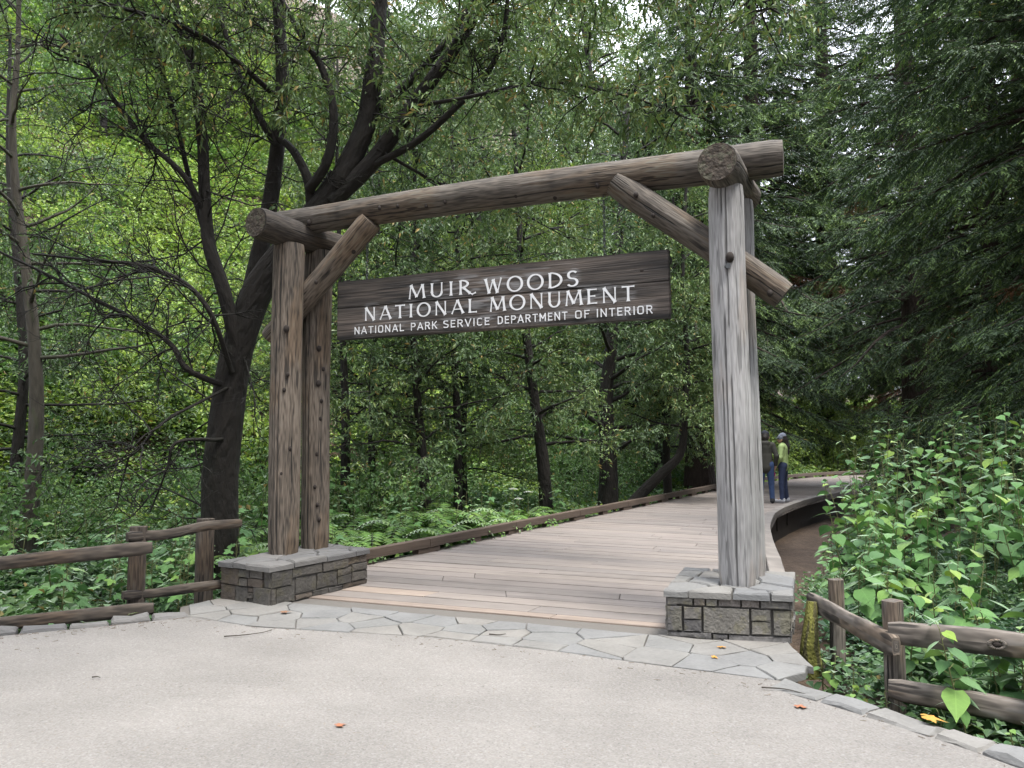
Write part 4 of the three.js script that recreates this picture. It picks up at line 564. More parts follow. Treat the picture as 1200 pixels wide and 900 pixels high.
  for (const [key, n, len] of [['H', 18, 1.0], ['I', 16, 1.0], ['J', 4, 0.6], ['K', 6, 0.7], ['F', 14, 1.4], ['G', 13, 1.1], ['G2', 10, 1.0], ['C', 12, 1.1], ['D', 7, 1.0], ['T', 12, 1.3], ['E2', 5, 0.9], ['B', 6, 1.0], ['B2', 6, 0.8], ['A', 5, 1.0], ['P', 8, 1.1], ['O', 5, 0.8]])
    for (let k = 0; k < n; k++) { const pts = all[key], i = Math.floor(mix(0.15, 0.95, rng()) * (pts.length - 2)), d = pts[i + 1].clone().sub(pts[i]).normalize().multiplyScalar(0.4).addScaledVector(unit(rng), 1); d.x -= key === 'B' || key === 'A' || key === 'B2' ? 0 : 0.45; bare(pts[i].clone(), d, len * (0.7 + rng() * 1.1), 0.013, 2); }
  // leaves on the upper limbs
  const S = { twigs: 7, leaves: 11, twigLen: 0.34, pal: PAL.bayYellow, L: 0.105, W: 0.029, droop: 0.5, dry: 0.04 };
  for (const [key, n, from, len] of [['A', 26, 0.3, 1.1], ['B', 30, 0.35, 1.1], ['B2', 14, 0.3, 0.8], ['B3', 12, 0.4, 0.9], ['C', 26, 0.55, 1.1], ['D', 12, 0.5, 0.9], ['E2', 12, 0.5, 0.9], ['F', 20, 0.6, 1.0], ['G', 14, 0.45, 0.9], ['G2', 10, 0.5, 0.9], ['M', 84, 0.1, 0.95], ['N', 44, 0.3, 0.8], ['O', 16, 0.3, 0.7], ['P', 26, 0.3, 0.9]])
    for (let k = 0; k < n; k++) { const pts = all[key], i = Math.floor(mix(from, 0.99, rng()) * (pts.length - 1.01)), d = unit(rng); d.y = d.y * 0.6 + 0.1; spray(wood, lv, rng, pts[i].clone(), d, len * (0.5 + rng() * 0.8), S); }
  // the crown above the frame, over the paving's edge
  for (let k = 0; k < 520; k++) { const a = rng() * 6.28, r = Math.sqrt(rng()) * 4.8; const q = V(-1.6 + Math.cos(a) * r, 8.6 + rng() * 3.2 - r * 0.2, 3.4 + Math.sin(a) * r * 1.1); spray(wood, lv, rng, q, unit(rng), 1.3, { ...S, twigs: 8, L: 0.12, W: 0.04 }); }
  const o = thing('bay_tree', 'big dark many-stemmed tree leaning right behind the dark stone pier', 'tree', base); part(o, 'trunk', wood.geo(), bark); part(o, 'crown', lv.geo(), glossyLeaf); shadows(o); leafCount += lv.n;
}
// ---- the slim pale tree by the fence
{
  const g = makeTree(310, { path: [[0.0, -0.3, 0], [0.07, 1.1, 0], [0.08, 2.1, 0], [0, 3.1, 0], [-0.19, 4.3, 0], [-0.39, 5.4, 0], [-0.5, 6.5, 0], [-0.47, 7.6, 0], [-0.4, 9.5, 0.2]].map((q) => V(...q)), r: 0.125, limbs: 22, from: 0.32, reach: 2.4, subs: 6, bare: 0.6, rise0: 0.3, spray: { twigs: 5, leaves: 9, twigLen: 0.3, pal: PAL.bay, L: 0.09, W: 0.03, r: 0.008 } });
  placeTree('slim_tree', 'slim tree with pale grey bark standing behind the fence in the undergrowth', g, [-7.1, -0.12, -11], 0, undefined, [barkPale, glossyLeaf]);
}
// ---- dark bay trees behind the sign, each trunk as it stands
const bayS = { twigs: 6, leaves: 12, twigLen: 0.42, pal: PAL.bay, L: 0.105, W: 0.036, droop: 0.35, r: 0.009 };
[
  ['thin dark trunk bending beside the bright clearing under the sign', [[0.76, -0.5, -16], [0.66, 1.1, -16], [0.51, 2.19, -16], [0.37, 3.3, -16], [0.22, 4.79, -16], [0.15, 6.49, -16], [0.0, 9.0, -16], [-0.1, 11, -16.2]], 0.15],
  ['stout dark trunk right behind the boardwalk rail wrapped in leaves', [[2.35, -0.5, -18.5], [2.38, 1.02, -18.5], [2.33, 2.5, -18.5], [2.47, 3.78, -18.5], [2.62, 5.51, -18.5], [2.82, 7.93, -18.5], [3.0, 10.5, -18.6]], 0.25],
  ['dark trunk that lies along the rail and then turns straight up', [[2.6, -0.4, -18.3], [3.2, 0.23, -18.5], [3.69, 0.71, -18.5], [4.16, 1.2, -18.5], [4.28, 2.29, -18.5], [4.37, 3.57, -18.5], [4.29, 5.51, -18.5], [4.46, 8.5, -18.5]], 0.16],
  ['straight slim dark trunk below the first O of the sign', [[-1.11, -0.5, -15.5], [-1.13, 1.82, -15.5], [-1.22, 3.6, -15.5], [-1.15, 5.42, -15.5], [-1.28, 7.64, -15.5], [-1.3, 10, -15.4]], 0.10],
  ['slim dark trunk close beside a straighter one below the sign', [[-1.04, -0.5, -17], [-1.11, 1.45, -17], [-1.02, 3.21, -17], [-0.95, 5.19, -17], [-0.9, 8.5, -17]], 0.09],
  ['slanting thin dark trunk above the ferns', [[-1.6, -0.5, -14.5], [-1.74, 1.3, -14.5], [-1.87, 2.63, -14.5], [-1.95, 3.97, -14.5], [-1.93, 5.68, -14.5], [-1.9, 8.5, -14.4]], 0.11],
  ['thin upright trunk just right of the tan posts', [[-3.11, -0.5, -14], [-3.12, 1.79, -14], [-3.18, 3.08, -14], [-3.25, 4.55, -14], [-3.36, 6.38, -14], [-3.4, 9, -14]], 0.10],
  ['thin trunk half hidden in leaves below the end of the sign near the tan posts', [[-2.96, -0.5, -16], [-3.01, 2.19, -16], [-2.95, 3.67, -16], [-2.94, 5.54, -16], [-2.9, 9, -16]], 0.09],
  ['crooked thin trunk in the dark thicket next to the bleached posts', [[4.12, -0.5, -19.8], [4.1, 1.88, -19.8], [4.27, 3.68, -19.8], [4.25, 5.73, -19.8], [4.46, 9.27, -19.8]], 0.12],
  ['dark trunk behind the slim pale tree', [[-9.29, -0.3, -14], [-9.26, 1.31, -14], [-9.21, 2.75, -14], [-9.38, 4.38, -14], [-9.69, 6.71, -14], [-9.8, 9.5, -14]], 0.13],
].forEach(([label, w, r], k) => {
  const b = w[0], g = makeTree(320 + k, { path: w.map((q) => V(q[0] - b[0], q[1] - b[1], q[2] - b[2])), r, limbs: 30, from: k === 2 ? 0.5 : 0.17, reach: k === 2 || k === 8 ? 1.2 : 2.2, topReach: 0.8, subs: 8, bare: 0.15, rise0: 0.2, spray: k % 2 ? bayS : { ...bayS, pal: PAL.bayYellow } }); leafCount += g.n;
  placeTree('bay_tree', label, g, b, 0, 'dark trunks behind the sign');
});
// ---- wooded slope: five crowns, each used several times
{
  const kinds = [
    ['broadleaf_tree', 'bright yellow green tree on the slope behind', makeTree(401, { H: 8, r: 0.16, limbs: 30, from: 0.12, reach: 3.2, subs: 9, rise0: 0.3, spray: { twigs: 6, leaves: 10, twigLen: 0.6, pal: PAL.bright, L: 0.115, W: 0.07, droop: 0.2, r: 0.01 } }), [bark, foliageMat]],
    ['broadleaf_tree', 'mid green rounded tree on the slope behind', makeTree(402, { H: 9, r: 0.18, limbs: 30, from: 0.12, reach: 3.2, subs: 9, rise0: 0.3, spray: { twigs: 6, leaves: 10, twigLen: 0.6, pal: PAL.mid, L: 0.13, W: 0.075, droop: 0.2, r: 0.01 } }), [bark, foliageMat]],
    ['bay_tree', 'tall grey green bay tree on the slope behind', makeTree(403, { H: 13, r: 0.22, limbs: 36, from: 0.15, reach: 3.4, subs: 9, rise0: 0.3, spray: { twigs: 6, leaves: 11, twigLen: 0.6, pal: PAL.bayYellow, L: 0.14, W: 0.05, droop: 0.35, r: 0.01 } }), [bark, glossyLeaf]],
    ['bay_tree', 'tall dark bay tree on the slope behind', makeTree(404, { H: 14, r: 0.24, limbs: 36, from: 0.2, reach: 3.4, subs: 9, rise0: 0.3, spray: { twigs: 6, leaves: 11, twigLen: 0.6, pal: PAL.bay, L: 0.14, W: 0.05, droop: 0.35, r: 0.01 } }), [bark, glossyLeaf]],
  ];
  kinds.forEach((k) => { leafCount += k[2].n; });
  const spots = [ // x, z, kind, scale
    [-16, -19, 2, 0.9], [-21, -20, 3, 1.0], [-3.5, -33, 0, 0.8], [-1, -30, 2, 0.9], [1.6, -33, 0, 0.85], [-5, -38, 2, 1.2], [-18, -32, 1, 1], [-25, -32, 2, 1.2], [3.6, -28, 2, 1.0], [5.2, -29.5, 2, 1.1], [0.5, -38, 3, 1.2], [-2, -43, 2, 1.4], [-9, -43, 2, 1.4], [-16, -40, 0, 1.3], [-24, -42, 1, 1.3], [9.2, -38, 0, 0.8], [10, -44, 2, 1.2], [6.5, -37, 2, 1.25], [4.6, -34.5, 2, 1.5], [3, -41, 2, 1.4], [15.5, -41, 0, 0.9], [19, -41, 0, 0.9], [12.2, -39, 0, 0.8], [-31, -30, 3, 1.3], [-12, -50, 2, 1.6], [-20, -52, 2, 1.6], [-4, -52, 2, 1.6], [4.9, -25.2, 3, 0.9], [23, -38, 1, 0.8], [5, -51, 2, 1.6], [12, -54, 2, 1.6], [18, -52, 3, 1.3], [-21, -14, 2, 1], [24, -48, 2, 1.2],
  ];
  const used = {}; const rng = rngOf(9);
  for (const [x, z, k, s] of spots) { const [name, label, geo, mats] = kinds[k]; used[k] = 1; placeTree(name, label, geo, [x, heightAt(x, z) - 0.1, z], rng() * 6.28, 'trees on the wooded slope', mats, s); }
}
// ---- conifers over the shrubs on the other side
function makeConifer(seed, s) {
  const rng = rngOf(seed), wood = new MB(), lv = new Leaves(60000), dead = new Leaves(2000), tr = [V(0, -0.4, 0), V(0.05, s.H * 0.35, 0.03), V(-0.04, s.H * 0.7, 0), V(0, s.H, 0)], trunk = curve(tr, 24);
  wood.tube(trunk, trunk.map((_, k) => s.r * (1 - 0.9 * k / 24) * (1 + 0.5 * Math.exp(-k * 0.9))), 14, { shape: (a, l) => 1 + 0.14 * (noise(Math.cos(a) * 3 + 5, Math.sin(a) * 3 + 5, l * 0.4) - 0.5) });
  for (let i = 0; i < s.branches; i++) {
    const t = mix(s.from, 0.985, (i + rng()) / s.branches), y = t * s.H, az = i * 2.399 + rng() * 0.9, up = (t - s.from) / (1 - s.from), len = s.reach * mix(1, 0.12, up ** 1.1) * (0.55 + rng() * 0.5) * (s.clear && t < 0.34 && Math.cos(az - Math.PI) > 0.15 ? 0.42 : 1);
    const dir = V(Math.cos(az), mix(0.0, 0.5, up), Math.sin(az)), pts = [], q = V(0, y, 0), d = dir.clone().normalize(), N = 8;
    for (let k = 0; k <= N; k++) { pts.push(q.clone()); const f = k / N; d.y += (f < 0.6 ? -0.11 : 0.05) + (rng() - 0.5) * 0.1; d.x += (rng() - 0.5) * 0.14; d.z += (rng() - 0.5) * 0.14; d.normalize(); q.addScaledVector(d, len / N); }
    wood.tube(pts, taper(N + 1, 0.012 + 0.013 * len, 0.003), 5, { cap: false });
    const ns = Math.ceil(len * s.density), isDead = rng() < 0.012, fresh = rng() < 0.6;
    for (let j = 0; j < ns; j++) {
      const f = mix(0.18, 1, (j + rng()) / ns) * N, m = Math.min(N - 1, Math.floor(f)), p = pts[m].clone().lerp(pts[m + 1], f - m), ax = pts[m + 1].clone().sub(pts[m]).normalize(), side = V().crossVectors(ax, V(0, 1, 0)).normalize().multiplyScalar(j % 2 ? 1 : -1);
      const sl = (0.22 + 0.42 * Math.sin(Math.PI * clamp(f / N, 0.1, 0.92))) * (0.35 + rng() * 0.95) * Math.min(1.2, len * 0.4 + 0.25), sd = side.clone().multiplyScalar(0.3 + rng() * 0.8).addScaledVector(ax, 0.2 + rng() * 0.8).add(V((rng() - 0.5) * 0.5, -0.15 + (rng() - 0.5) * 0.9, (rng() - 0.5) * 0.5)).normalize(), nseg = Math.max(4, Math.ceil(sl / 0.04));
      const r = p.clone(); for (let k = 0; k < nseg; k++) { // flat sprays on both sides of the twig
        sd.y -= 0.03; sd.normalize(); r.addScaledVector(sd, sl / nseg); const w = V().crossVectors(sd, V(0, 1, 0)).normalize(), tip = k / nseg > 0.6;
        for (const sg of [-1, 1]) { const ld = w.clone().multiplyScalar(sg * (0.5 + rng() * 0.6)).addScaledVector(sd, 0.4 + rng() * 0.7); ld.y += -0.15 + (rng() - 0.5) * 0.7; ld.normalize(); const nn = V((rng() - 0.5) * 1.3, 1, (rng() - 0.5) * 1.3); nn.addScaledVector(ld, -nn.dot(ld)).normalize(); const L = (0.05 + 0.07 * (1 - k / nseg)) * (0.5 + rng() * 1.0); const c = isDead ? [0.14 * (0.7 + rng() * 0.6), 0.07, 0.03] : tint(rng, (tip && fresh) || rng() < 0.1 ? PAL.firTip : PAL.fir, 0.004); lv.add(r.x, r.y, r.z, ld.x, ld.y, ld.z, nn.x, nn.y, nn.z, L, 0.024, 0.1, c[0], c[1], c[2]); }
      }
    }
  }
  void dead; return { wood: wood.geo(), crown: lv.geo(), n: lv.n };
}
{
  const near = makeConifer(501, { H: 17, r: 0.36, from: 0.15, branches: 220, reach: 4.5, density: 20 }), clear = makeConifer(503, { H: 17, r: 0.36, from: 0.13, branches: 220, reach: 4.6, density: 20, clear: true }), far = makeConifer(502, { H: 19, r: 0.4, from: 0.19, branches: 190, reach: 4.2, density: 14 }); leafCount += near.n + far.n + clear.n;
  const m = [barkRed, needleMat];
  for (const [label, g, x, z, t, s] of [['dark conifer with layered drooping sprays above the leafy shrubs', clear, 8.3, -10.6, 0, 1], ['dark conifer whose lowest branches hang over the boardwalk bend', clear, 10.6, -16.2, 0.3, 1.1], ['dark conifer deep in shade behind the shrubs, next to the nearest one', near, 12.2, -14.0, 3.0, 1.05], ['tall dark conifer beyond the boardwalk bend', far, 15.5, -22, 4.2, 1.1], ['tall dark conifer standing back behind the walkers', near, 17.6, -41, 2.1, 2.1], ['dark conifer closing the view behind the bleached posts', near, 6.3, -25.2, 5.2, 1.3], ['tall dark conifer far beyond the others', near, 20, -34, 0.2, 1.45], ['dark conifer right at the edge of the boardwalk bend behind the lower one', far, 12.2, -22.4, 0.9, 1.25], ['dark conifer in the gap between the bleached posts and the nearest conifer', near, 12.4, -37.5, 3.4, 2.0]]) placeTree('redwood_tree', label, g, [x, heightAt(x, z) - 0.2, z], t, 'conifers over the shrubs', m, s);
  const low = makeConifer(504, { H: 2.9, r: 0.05, from: 0.03, branches: 46, reach: 1.7, density: 15 });
  for (const [x, z, t, s] of [[8.75, -17.3, 0.3, 1], [10.2, -18.6, 2, 1.1], [11.8, -20.2, 4, 1.2], [8.2, -15.6, 5, 0.9], [13.6, -22.0, 1, 1.2]]) placeTree('young_conifer', 'low young conifer with dark drooping sprays beside the boardwalk bend', low, [x, -0.5, z], t, 'young conifers beside the boardwalk bend', m, s);
  // the tall wood that closes the clearing in behind and beside the viewer
  for (const [x, z, t, s] of [[-13, 2, 0.5, 1.3], [-12, 8, 1.2, 1.4], [-7, 12, 2, 1.4], [-1.5, 14, 3, 1.5], [4.5, 13, 4, 1.4], [9.5, 10, 5, 1.4], [11, 4.5, 0.8, 1.35], [11.5, -1.5, 1.8, 1.3], [12.5, -6.5, 2.6, 1.3], [-13.5, -4.5, 3.5, 1.3], [-4.5, 18, 4.5, 1.6], [2, 19, 5.5, 1.6]]) placeTree('redwood_tree', 'tall conifer standing round the edge of the paved clearing', far, [x, -0.4, z], t, 'tall conifers round the paved clearing', m, s);
}
console.log('leaves', leafCount);
// ---- bushes
function makeBush(seed, s) { const rng = rngOf(seed), wood = new MB(), lv = new Leaves(4000); for (let i = 0; i < s.stems; i++) { const a = rng() * 6.28, r = Math.sqrt(rng()), d = V(Math.cos(a) * r * s.spread, 1, Math.sin(a) * r * s.spread), pts = limbPath(rng, V(Math.cos(a) * 0.1, -0.15, Math.sin(a) * 0.1), d, s.H * (0.65 + rng() * 0.5), 6, { wander: 0.16, rise: -0.05 }); wood.tube(pts, taper(7, 0.012, 0.003), 4, { cap: false }); for (let k = 0; k < s.subs; k++) { const f = mix(0.15, 1, (k + rng()) / s.subs) * 6, m = Math.min(5, Math.floor(f)), q = pts[m].clone().lerp(pts[m + 1], f - m), dd = unit(rng); dd.y = Math.abs(dd.y) * 0.5; leafTwig(lv, rng, q, dd, s.twigLen * (0.6 + rng() * 0.8), s.leaves, s.pal, s.L, s.W, 0.2, 0.005); } } return { wood: wood.geo(), crown: lv.geo(), n: lv.n }; }
function placeBush(label, g, at, turn, scale, group, mat = foliageMat) { const o = thing('bush', label, 'bush', at, group); part(o, 'stem', g.wood, twigMat); part(o, 'foliage', g.crown, mat); o.rotation.y = turn; o.scale.setScalar(scale); shadows(o); }
{
  const rng = rngOf(77), bb = makeBush(601, { stems: 16, H: 2.3, spread: 0.9, subs: 14, twigLen: 0.4, leaves: 10, pal: PAL.bright, L: 0.09, W: 0.06 }), mb = makeBush(602, { stems: 16, H: 2.2, spread: 1.0, subs: 13, twigLen: 0.38, leaves: 10, pal: PAL.mid, L: 0.09, W: 0.058 }), lb = makeBush(603, { stems: 14, H: 1.1, spread: 1.2, subs: 8, twigLen: 0.25, leaves: 7, pal: PAL.berry, L: 0.12, W: 0.09 });
  for (const [x, z, s] of [[8.5, -31, 1.4], [10.3, -33, 1.5], [12.3, -34.4, 1.3], [15.3, -35.8, 1.4], [7.0, -28.6, 1.1], [9.2, -33.8, 1.6], [13.4, -37.2, 1.7], [17.6, -37.2, 1.6], [20.5, -38.5, 1.6], [11.0, -36.4, 1.6], [16.2, -39.4, 1.8]]) placeBush('bright green bush behind the boardwalk past the two walkers', bb, [x, heightAt(x, z), z], rng() * 6, s, 'bushes at the far bend of the boardwalk');
  for (let k = 0; k < 64; k++) { const x = -17 + rng() * 22, z = -17.5 - rng() * 15 + Math.max(0, -x - 6) * 0.4; if (deckDistance(x, z) < 2.2) continue; const br = rng() < 0.72; placeBush(br ? 'yellow green bush on the slope behind the dark trunks' : 'mid green bush on the slope behind the dark trunks', br ? bb : mb, [x, heightAt(x, z), z], rng() * 6, 0.8 + rng() * 0.8, 'bushes on the slope'); }
  for (let k = 0; k < 30; k++) { const t = 1.2 + rng() * 20, q = along(leftEdge, t), off = (t < 9 ? 2.4 : 0.9) + rng() * 2.6, x = q[0] - 0.857 * off, z = q[1] - 0.515 * off; placeBush('low leafy bush beside the boardwalk rail', rng() < 0.6 ? lb : mb, [x, -0.45, z], rng() * 6, (0.6 + rng() * 0.5) * (off > 1.8 ? 1.1 : 0.8), 'bushes beside the boardwalk rail'); }
  for (let k = 0; k < 26; k++) { const x = -13 + rng() * 9.5, z = -9.5 - rng() * 7; placeBush('green bush behind the dark rail fence', rng() < 0.5 ? mb : lb, [x, heightAt(x, z) - 0.05, z], rng() * 6, 0.6 + rng() * 0.5, 'bushes behind the dark rail fence'); }
}
// ---- ferns beside the rail
{
  const rng = rngOf(81), lv = new Leaves(3000), ribs = new MB();
  for (let f = 0; f < 16; f++) { const a = f / 16 * 6.28 + rng() * 0.3, len = 0.75 + rng() * 0.35, pts = []; for (let k = 0; k <= 24; k++) { const t = k / 24; pts.push(V(Math.cos(a) * len * t * 0.75, len * (0.95 * t - 0.75 * t * t * t), Math.sin(a) * len * t * 0.75)); } ribs.tube(pts.filter((_, k) => k % 4 === 0), taper(7, 0.005, 0.002), 4, { cap: false }); for (let k = 3; k < 24; k++) { const ax = pts[k + 1].clone().sub(pts[k]).normalize(), w = V(-Math.sin(a), 0, Math.cos(a)); for (const sg of [-1, 1]) { const d = w.clone().multiplyScalar(sg).addScaledVector(ax, 0.3).normalize(), nn = V().crossVectors(ax, w).normalize(); if (nn.y < 0) nn.negate(); const c = tint(rng, PAL.mid, 0); lv.add(pts[k].x, pts[k].y, pts[k].z, d.x, d.y, d.z, nn.x, nn.y, nn.z, 0.13 * Math.sin(Math.PI * (0.12 + 0.85 * k / 24)) + 0.01, 0.034, 0.1, c[0] * 1.35, c[1] * 1.35, c[2]); } } }
  const rg = ribs.geo(), fg = lv.geo();
  for (const [x, z, s] of [[-2.6, -10.1, 1.5], [-2.05, -11.0, 1.6], [-1.5, -11.8, 1.6], [-2.9, -11.3, 1.8], [-0.95, -12.7, 1.5], [-2.0, -12.6, 1.8], [-3.6, -10.9, 1.6], [0.0, -14.2, 1.5], [-3.3, -9.9, 1.4], [-1.4, -13.2, 1.8], [-0.4, -13.6, 1.5]]) { const o = thing('fern', 'sword fern with arching fronds beside the boardwalk rail', 'fern', [x, -0.42, z], 'ferns beside the boardwalk rail'); part(o, 'stalk', rg, twigMat); part(o, 'frond', fg, foliageMat); o.rotation.y = rng() * 6; o.scale.setScalar(s); shadows(o); }
}
// ---- broad-leaved canes by both fences: every leaf its own mesh
const veins = colorTex(128, 128, (u, v) => { const m = Math.abs(u - 0.5), side = Math.abs(((v * 7 - m * 5) % 1 + 1) % 1 - 0.5), ve = Math.max(smooth(0.02, 0.008, m), smooth(0.07, 0.02, 0.5 - side) * 0.6), n = tileFbm(u, v, 8, 8, 3); const k = 0.85 + 0.3 * n; return [k * (1 + 0.25 * ve) * 0.8, k * (1 + 0.2 * ve) * 0.8, k * (1 + 0.3 * ve) * 0.8]; });
function leafBlade(width, seed, droop = 0.25, fold = 0.12, teeth = 0.05) { // pointed oval with a heart base, 1 long, along +x, facing +y
  const p = [], uv = [], idx = [], N = 6, rng = rngOf(seed); for (let k = 0; k <= N; k++) { const t = k / N, w = width / 2 * Math.sin(Math.PI * Math.pow(clamp(t + 0.06, 0, 1), 0.62)) * (1 + (rng() - 0.5) * teeth * 2), y = -droop * t * t; const back = k === 0 ? -0.06 : 0; p.push(t, y, 0, t + back, y + fold * w - droop * w * w, w, t + back, y + fold * w - droop * w * w, -w); uv.push(0.5, t, 0.5 + w, t, 0.5 - w, t); if (k) { const a = k * 3, b = a - 3; idx.push(b, b + 1, a + 1, b, a + 1, a, b, a + 2, b + 2, b, a, a + 2); } }
  const g = new THREE.BufferGeometry(); g.setAttribute('position', new THREE.Float32BufferAttribute(p, 3)); g.setAttribute('uv', new THREE.Float32BufferAttribute(uv, 2)); g.setIndex(idx); g.computeVertexNormals(); return g;
}
function lobedBlade(seed, droop = 0.2) { // five pointed lobes round the stalk, 1 long
  const rng = rngOf(seed), p = [0.12, 0.02, 0], uv = [0.5, 0.12], idx = [], out = []; const tips = [[-2.15, 0.36], [-1.05, 0.66], [0, 0.9], [1.05, 0.66], [2.15, 0.36]]; tips.forEach(([a, r], k) => { const j = 1 + (rng() - 0.5) * 0.15; out.push([a - 0.3, r * 0.74 * j], [a, r * j], [a + 0.3, r * 0.74 * j]); if (k < 4) out.push([(a + tips[k + 1][0]) / 2, 0.42]); });
  for (const [a, r] of out) { const x = 0.12 + Math.cos(a) * r, z = Math.sin(a) * r * 0.92; p.push(x, -droop * (x * x * 0.6 + z * z * 0.7) + 0.03 * Math.sin(a * 6), z); uv.push(0.5 + z * 0.5, x); } for (let k = 1; k < out.length; k++) idx.push(0, k + 1, k);
  const g = new THREE.BufferGeometry(); g.setAttribute('position', new THREE.Float32BufferAttribute(p, 3)); g.setAttribute('uv', new THREE.Float32BufferAttribute(uv, 2)); g.setIndex(idx); g.computeVertexNormals(); return g;
}
const blades = [leafBlade(0.72, 1), leafBlade(0.8, 2, 0.35), leafBlade(0.66, 3, 0.15), leafBlade(0.9, 4, 0.3)], lobes = [lobedBlade(1), lobedBlade(2, 0.3), lobedBlade(3, 0.12)];
const bladeMat = (c, o = {}) => new THREE.MeshPhysicalMaterial({ color: lin(...c), map: veins, side: THREE.DoubleSide, roughness: 1, transmission: 0.3, thickness: 0, clearcoat: 0.18, clearcoatRoughness: 0.5, ior: 1.4, ...o });
const bladeTones = [[0.088, 0.21, 0.05], [0.105, 0.24, 0.055], [0.072, 0.175, 0.05], [0.15, 0.28, 0.05], [0.22, 0.34, 0.045]].map((c) => bladeMat(c)), caneMat = std({ color: lin(0.12, 0.13, 0.05) });
function cane(name, label, group, at, H, n, size, shapes, rng, pairs = true, tones = bladeTones) {
  const o = thing(name, label, 'plant', at, group), lean = V((rng() - 0.5) * 0.3, 1, (rng() - 0.5) * 0.3).normalize(), pts = limbPath(rng, V(0, -0.1, 0), lean, H + 0.1, 6, { wander: 0.07 }), mb = new MB(); mb.tube(pts, taper(7, 0.006, 0.003), 5);
  const spots = []; let az = rng() * 6;
  for (let k = 0; k < n; k++) {
    const f = mix(0.3, 1, k / (n - 1)) * 6, m = Math.min(5, Math.floor(f)), q = pts[m].clone().lerp(pts[m + 1], f - m), t = k / (n - 1); az += pairs ? (k % 2 ? Math.PI : Math.PI / 2 + 0.2) : 2.4; const a = az + (rng() - 0.5) * 0.5, s = size * mix(1.05, 0.5, t ** 2) * (0.5 + rng() * 0.75), st = s * (pairs ? 0.35 : 0.7), e = q.clone().add(V(Math.cos(a) * st, st * (0.25 + 0.5 * t), Math.sin(a) * st)); mb.tube([q, e], [0.003, 0.002], 4, { cap: false }); spots.push([e, a, s, t]);
  }
  part(o, 'stem', mb.geo(), caneMat);
  for (const [e, a, s, t] of spots) { const m = part(o, 'leaf', shapes[Math.floor(rng() * shapes.length)], tones[Math.min(tones.length - 1, Math.floor(rng() * 3.2 + (rng() < 0.25 ? t * 2 : 0)))]); m.position.copy(e); m.rotation.order = 'YXZ'; m.rotation.set((rng() - 0.5) * 0.9, -a, -0.42 + (rng() - 0.5) * 0.7 + t * 0.3); m.scale.setScalar(s); }
  return o;
}
{
  const rng = rngOf(91); let made = 0;
  const clear = (x, z) => deckDistance(x, z) > (z < -9.5 ? 0.9 : 0.5) && !(x < 2.62 && z > -7.2);
  for (let t = 0; t < 4000 && made < 165; t++) { const x = 2.6 + rng() * 5.8, z = -4.3 - rng() * 7.4; if (!clear(x, z) || x > -z * 0.78 + 0.4 || (x - 2.4) * 0.55 < (-4.6 - z) * -1 + 0.0) continue; made++; const near = smooth(-6, -9, z); const nook = z > -6.2 ? 'directly behind the grey rails' : deckDistance(x, z) < 2 ? 'in the strip beside the boardwalk edge' : 'on the bank below the conifers'; cane('leafy_shrub', 'green shrub cane with broad pointed leaves ' + nook, 'shrub canes ' + nook, [x, heightAt(x, z) - 0.03, z], mix(0.72, 1.2, near) * (0.75 + rng() * 0.5) + smooth(3.2, 6.0, x) * 0.85, 14 + Math.floor(rng() * 6), 0.19, blades, rng); }
  for (let k = 0; k < 26; k++) { const t = 1.2 + rng() * 4.6, e = along(rightEdge, t), off = 0.42 + rng() * 1.1; cane('leafy_shrub', 'low green shrub cane with broad pointed leaves in the strip next to the pale pier', 'low shrub canes next to the pale pier', [e[0] + 0.95 * off, -0.4, e[1] + 0.3 * off], 0.45 + rng() * 0.3 + off * 0.12, 12, 0.165, blades, rng); }
  for (let k = 0; k < 12; k++) { const x = 2.62 + rng() * 1.9, z = -4.62 - (x - 2.6) * -0.35 - rng() * 0.7; cane('low_plant', 'low plant with small bright leaves under the grey rails', 'low plants under the grey rails', [x, -0.28, z], 0.26 + rng() * 0.18, 9, 0.085, blades, rng, true, bladeTones.slice(1)); }
  for (const [x, z] of [[2.22, -5.35], [2.3, -5.1], [2.28, -5.6], [2.42, -5.3], [2.2, -4.95], [2.32, -4.72], [2.5, -4.45], [2.72, -4.15]]) cane('low_plant', 'low plant with small bright leaves squeezed between kerb and fence', 'low plants between kerb and fence', [x, -0.26, z], 0.2 + rng() * 0.14, 8, 0.085, blades, rng, true, bladeTones.slice(1));
  for (let k = 0; k < 72; k++) { const x = -7.2 + rng() * 4.3, z = -6.2 - rng() * 4 - (x + 7) * 0.32; if (x > -3.3 && z > -7.9) continue; cane('thimbleberry', 'thimbleberry cane with broad lobed leaves behind the dark rail fence', 'thimbleberry behind the dark rail fence', [x, -0.3, z], 0.42 + rng() * 0.4 + smooth(-7.5, -10, z) * 0.3, 8 + Math.floor(rng() * 4), 0.17, lobes, rng, false, bladeTones.slice(0, 4)); }
  for (const [x, z] of [[-3.35, -6.5], [-3.55, -6.42], [-3.85, -6.3], [-4.2, -6.15], [-4.5, -6.05]]) cane('thimbleberry', 'young thimbleberry with lobed leaves poking out under the dark rail', 'young thimbleberry under the dark rail', [x, -0.25, z], 0.2 + rng() * 0.1, 5, 0.12, lobes, rng, false, bladeTones.slice(2));
  for (let k = 0; k < 44; k++) { const t = 1.0 + rng() * 7.5, q = along(leftEdge, t), off = 0.45 + rng() * 2.2; cane('thimbleberry', 'thimbleberry cane with lobed leaves beside the boardwalk rail', 'thimbleberry beside the boardwalk rail', [q[0] - 0.857 * off, -0.5, q[1] - 0.515 * off], 0.7 + rng() * 0.5 + off * 0.16, 12, 0.17, lobes, rng, false, bladeTones.slice(0, 4)); }
}
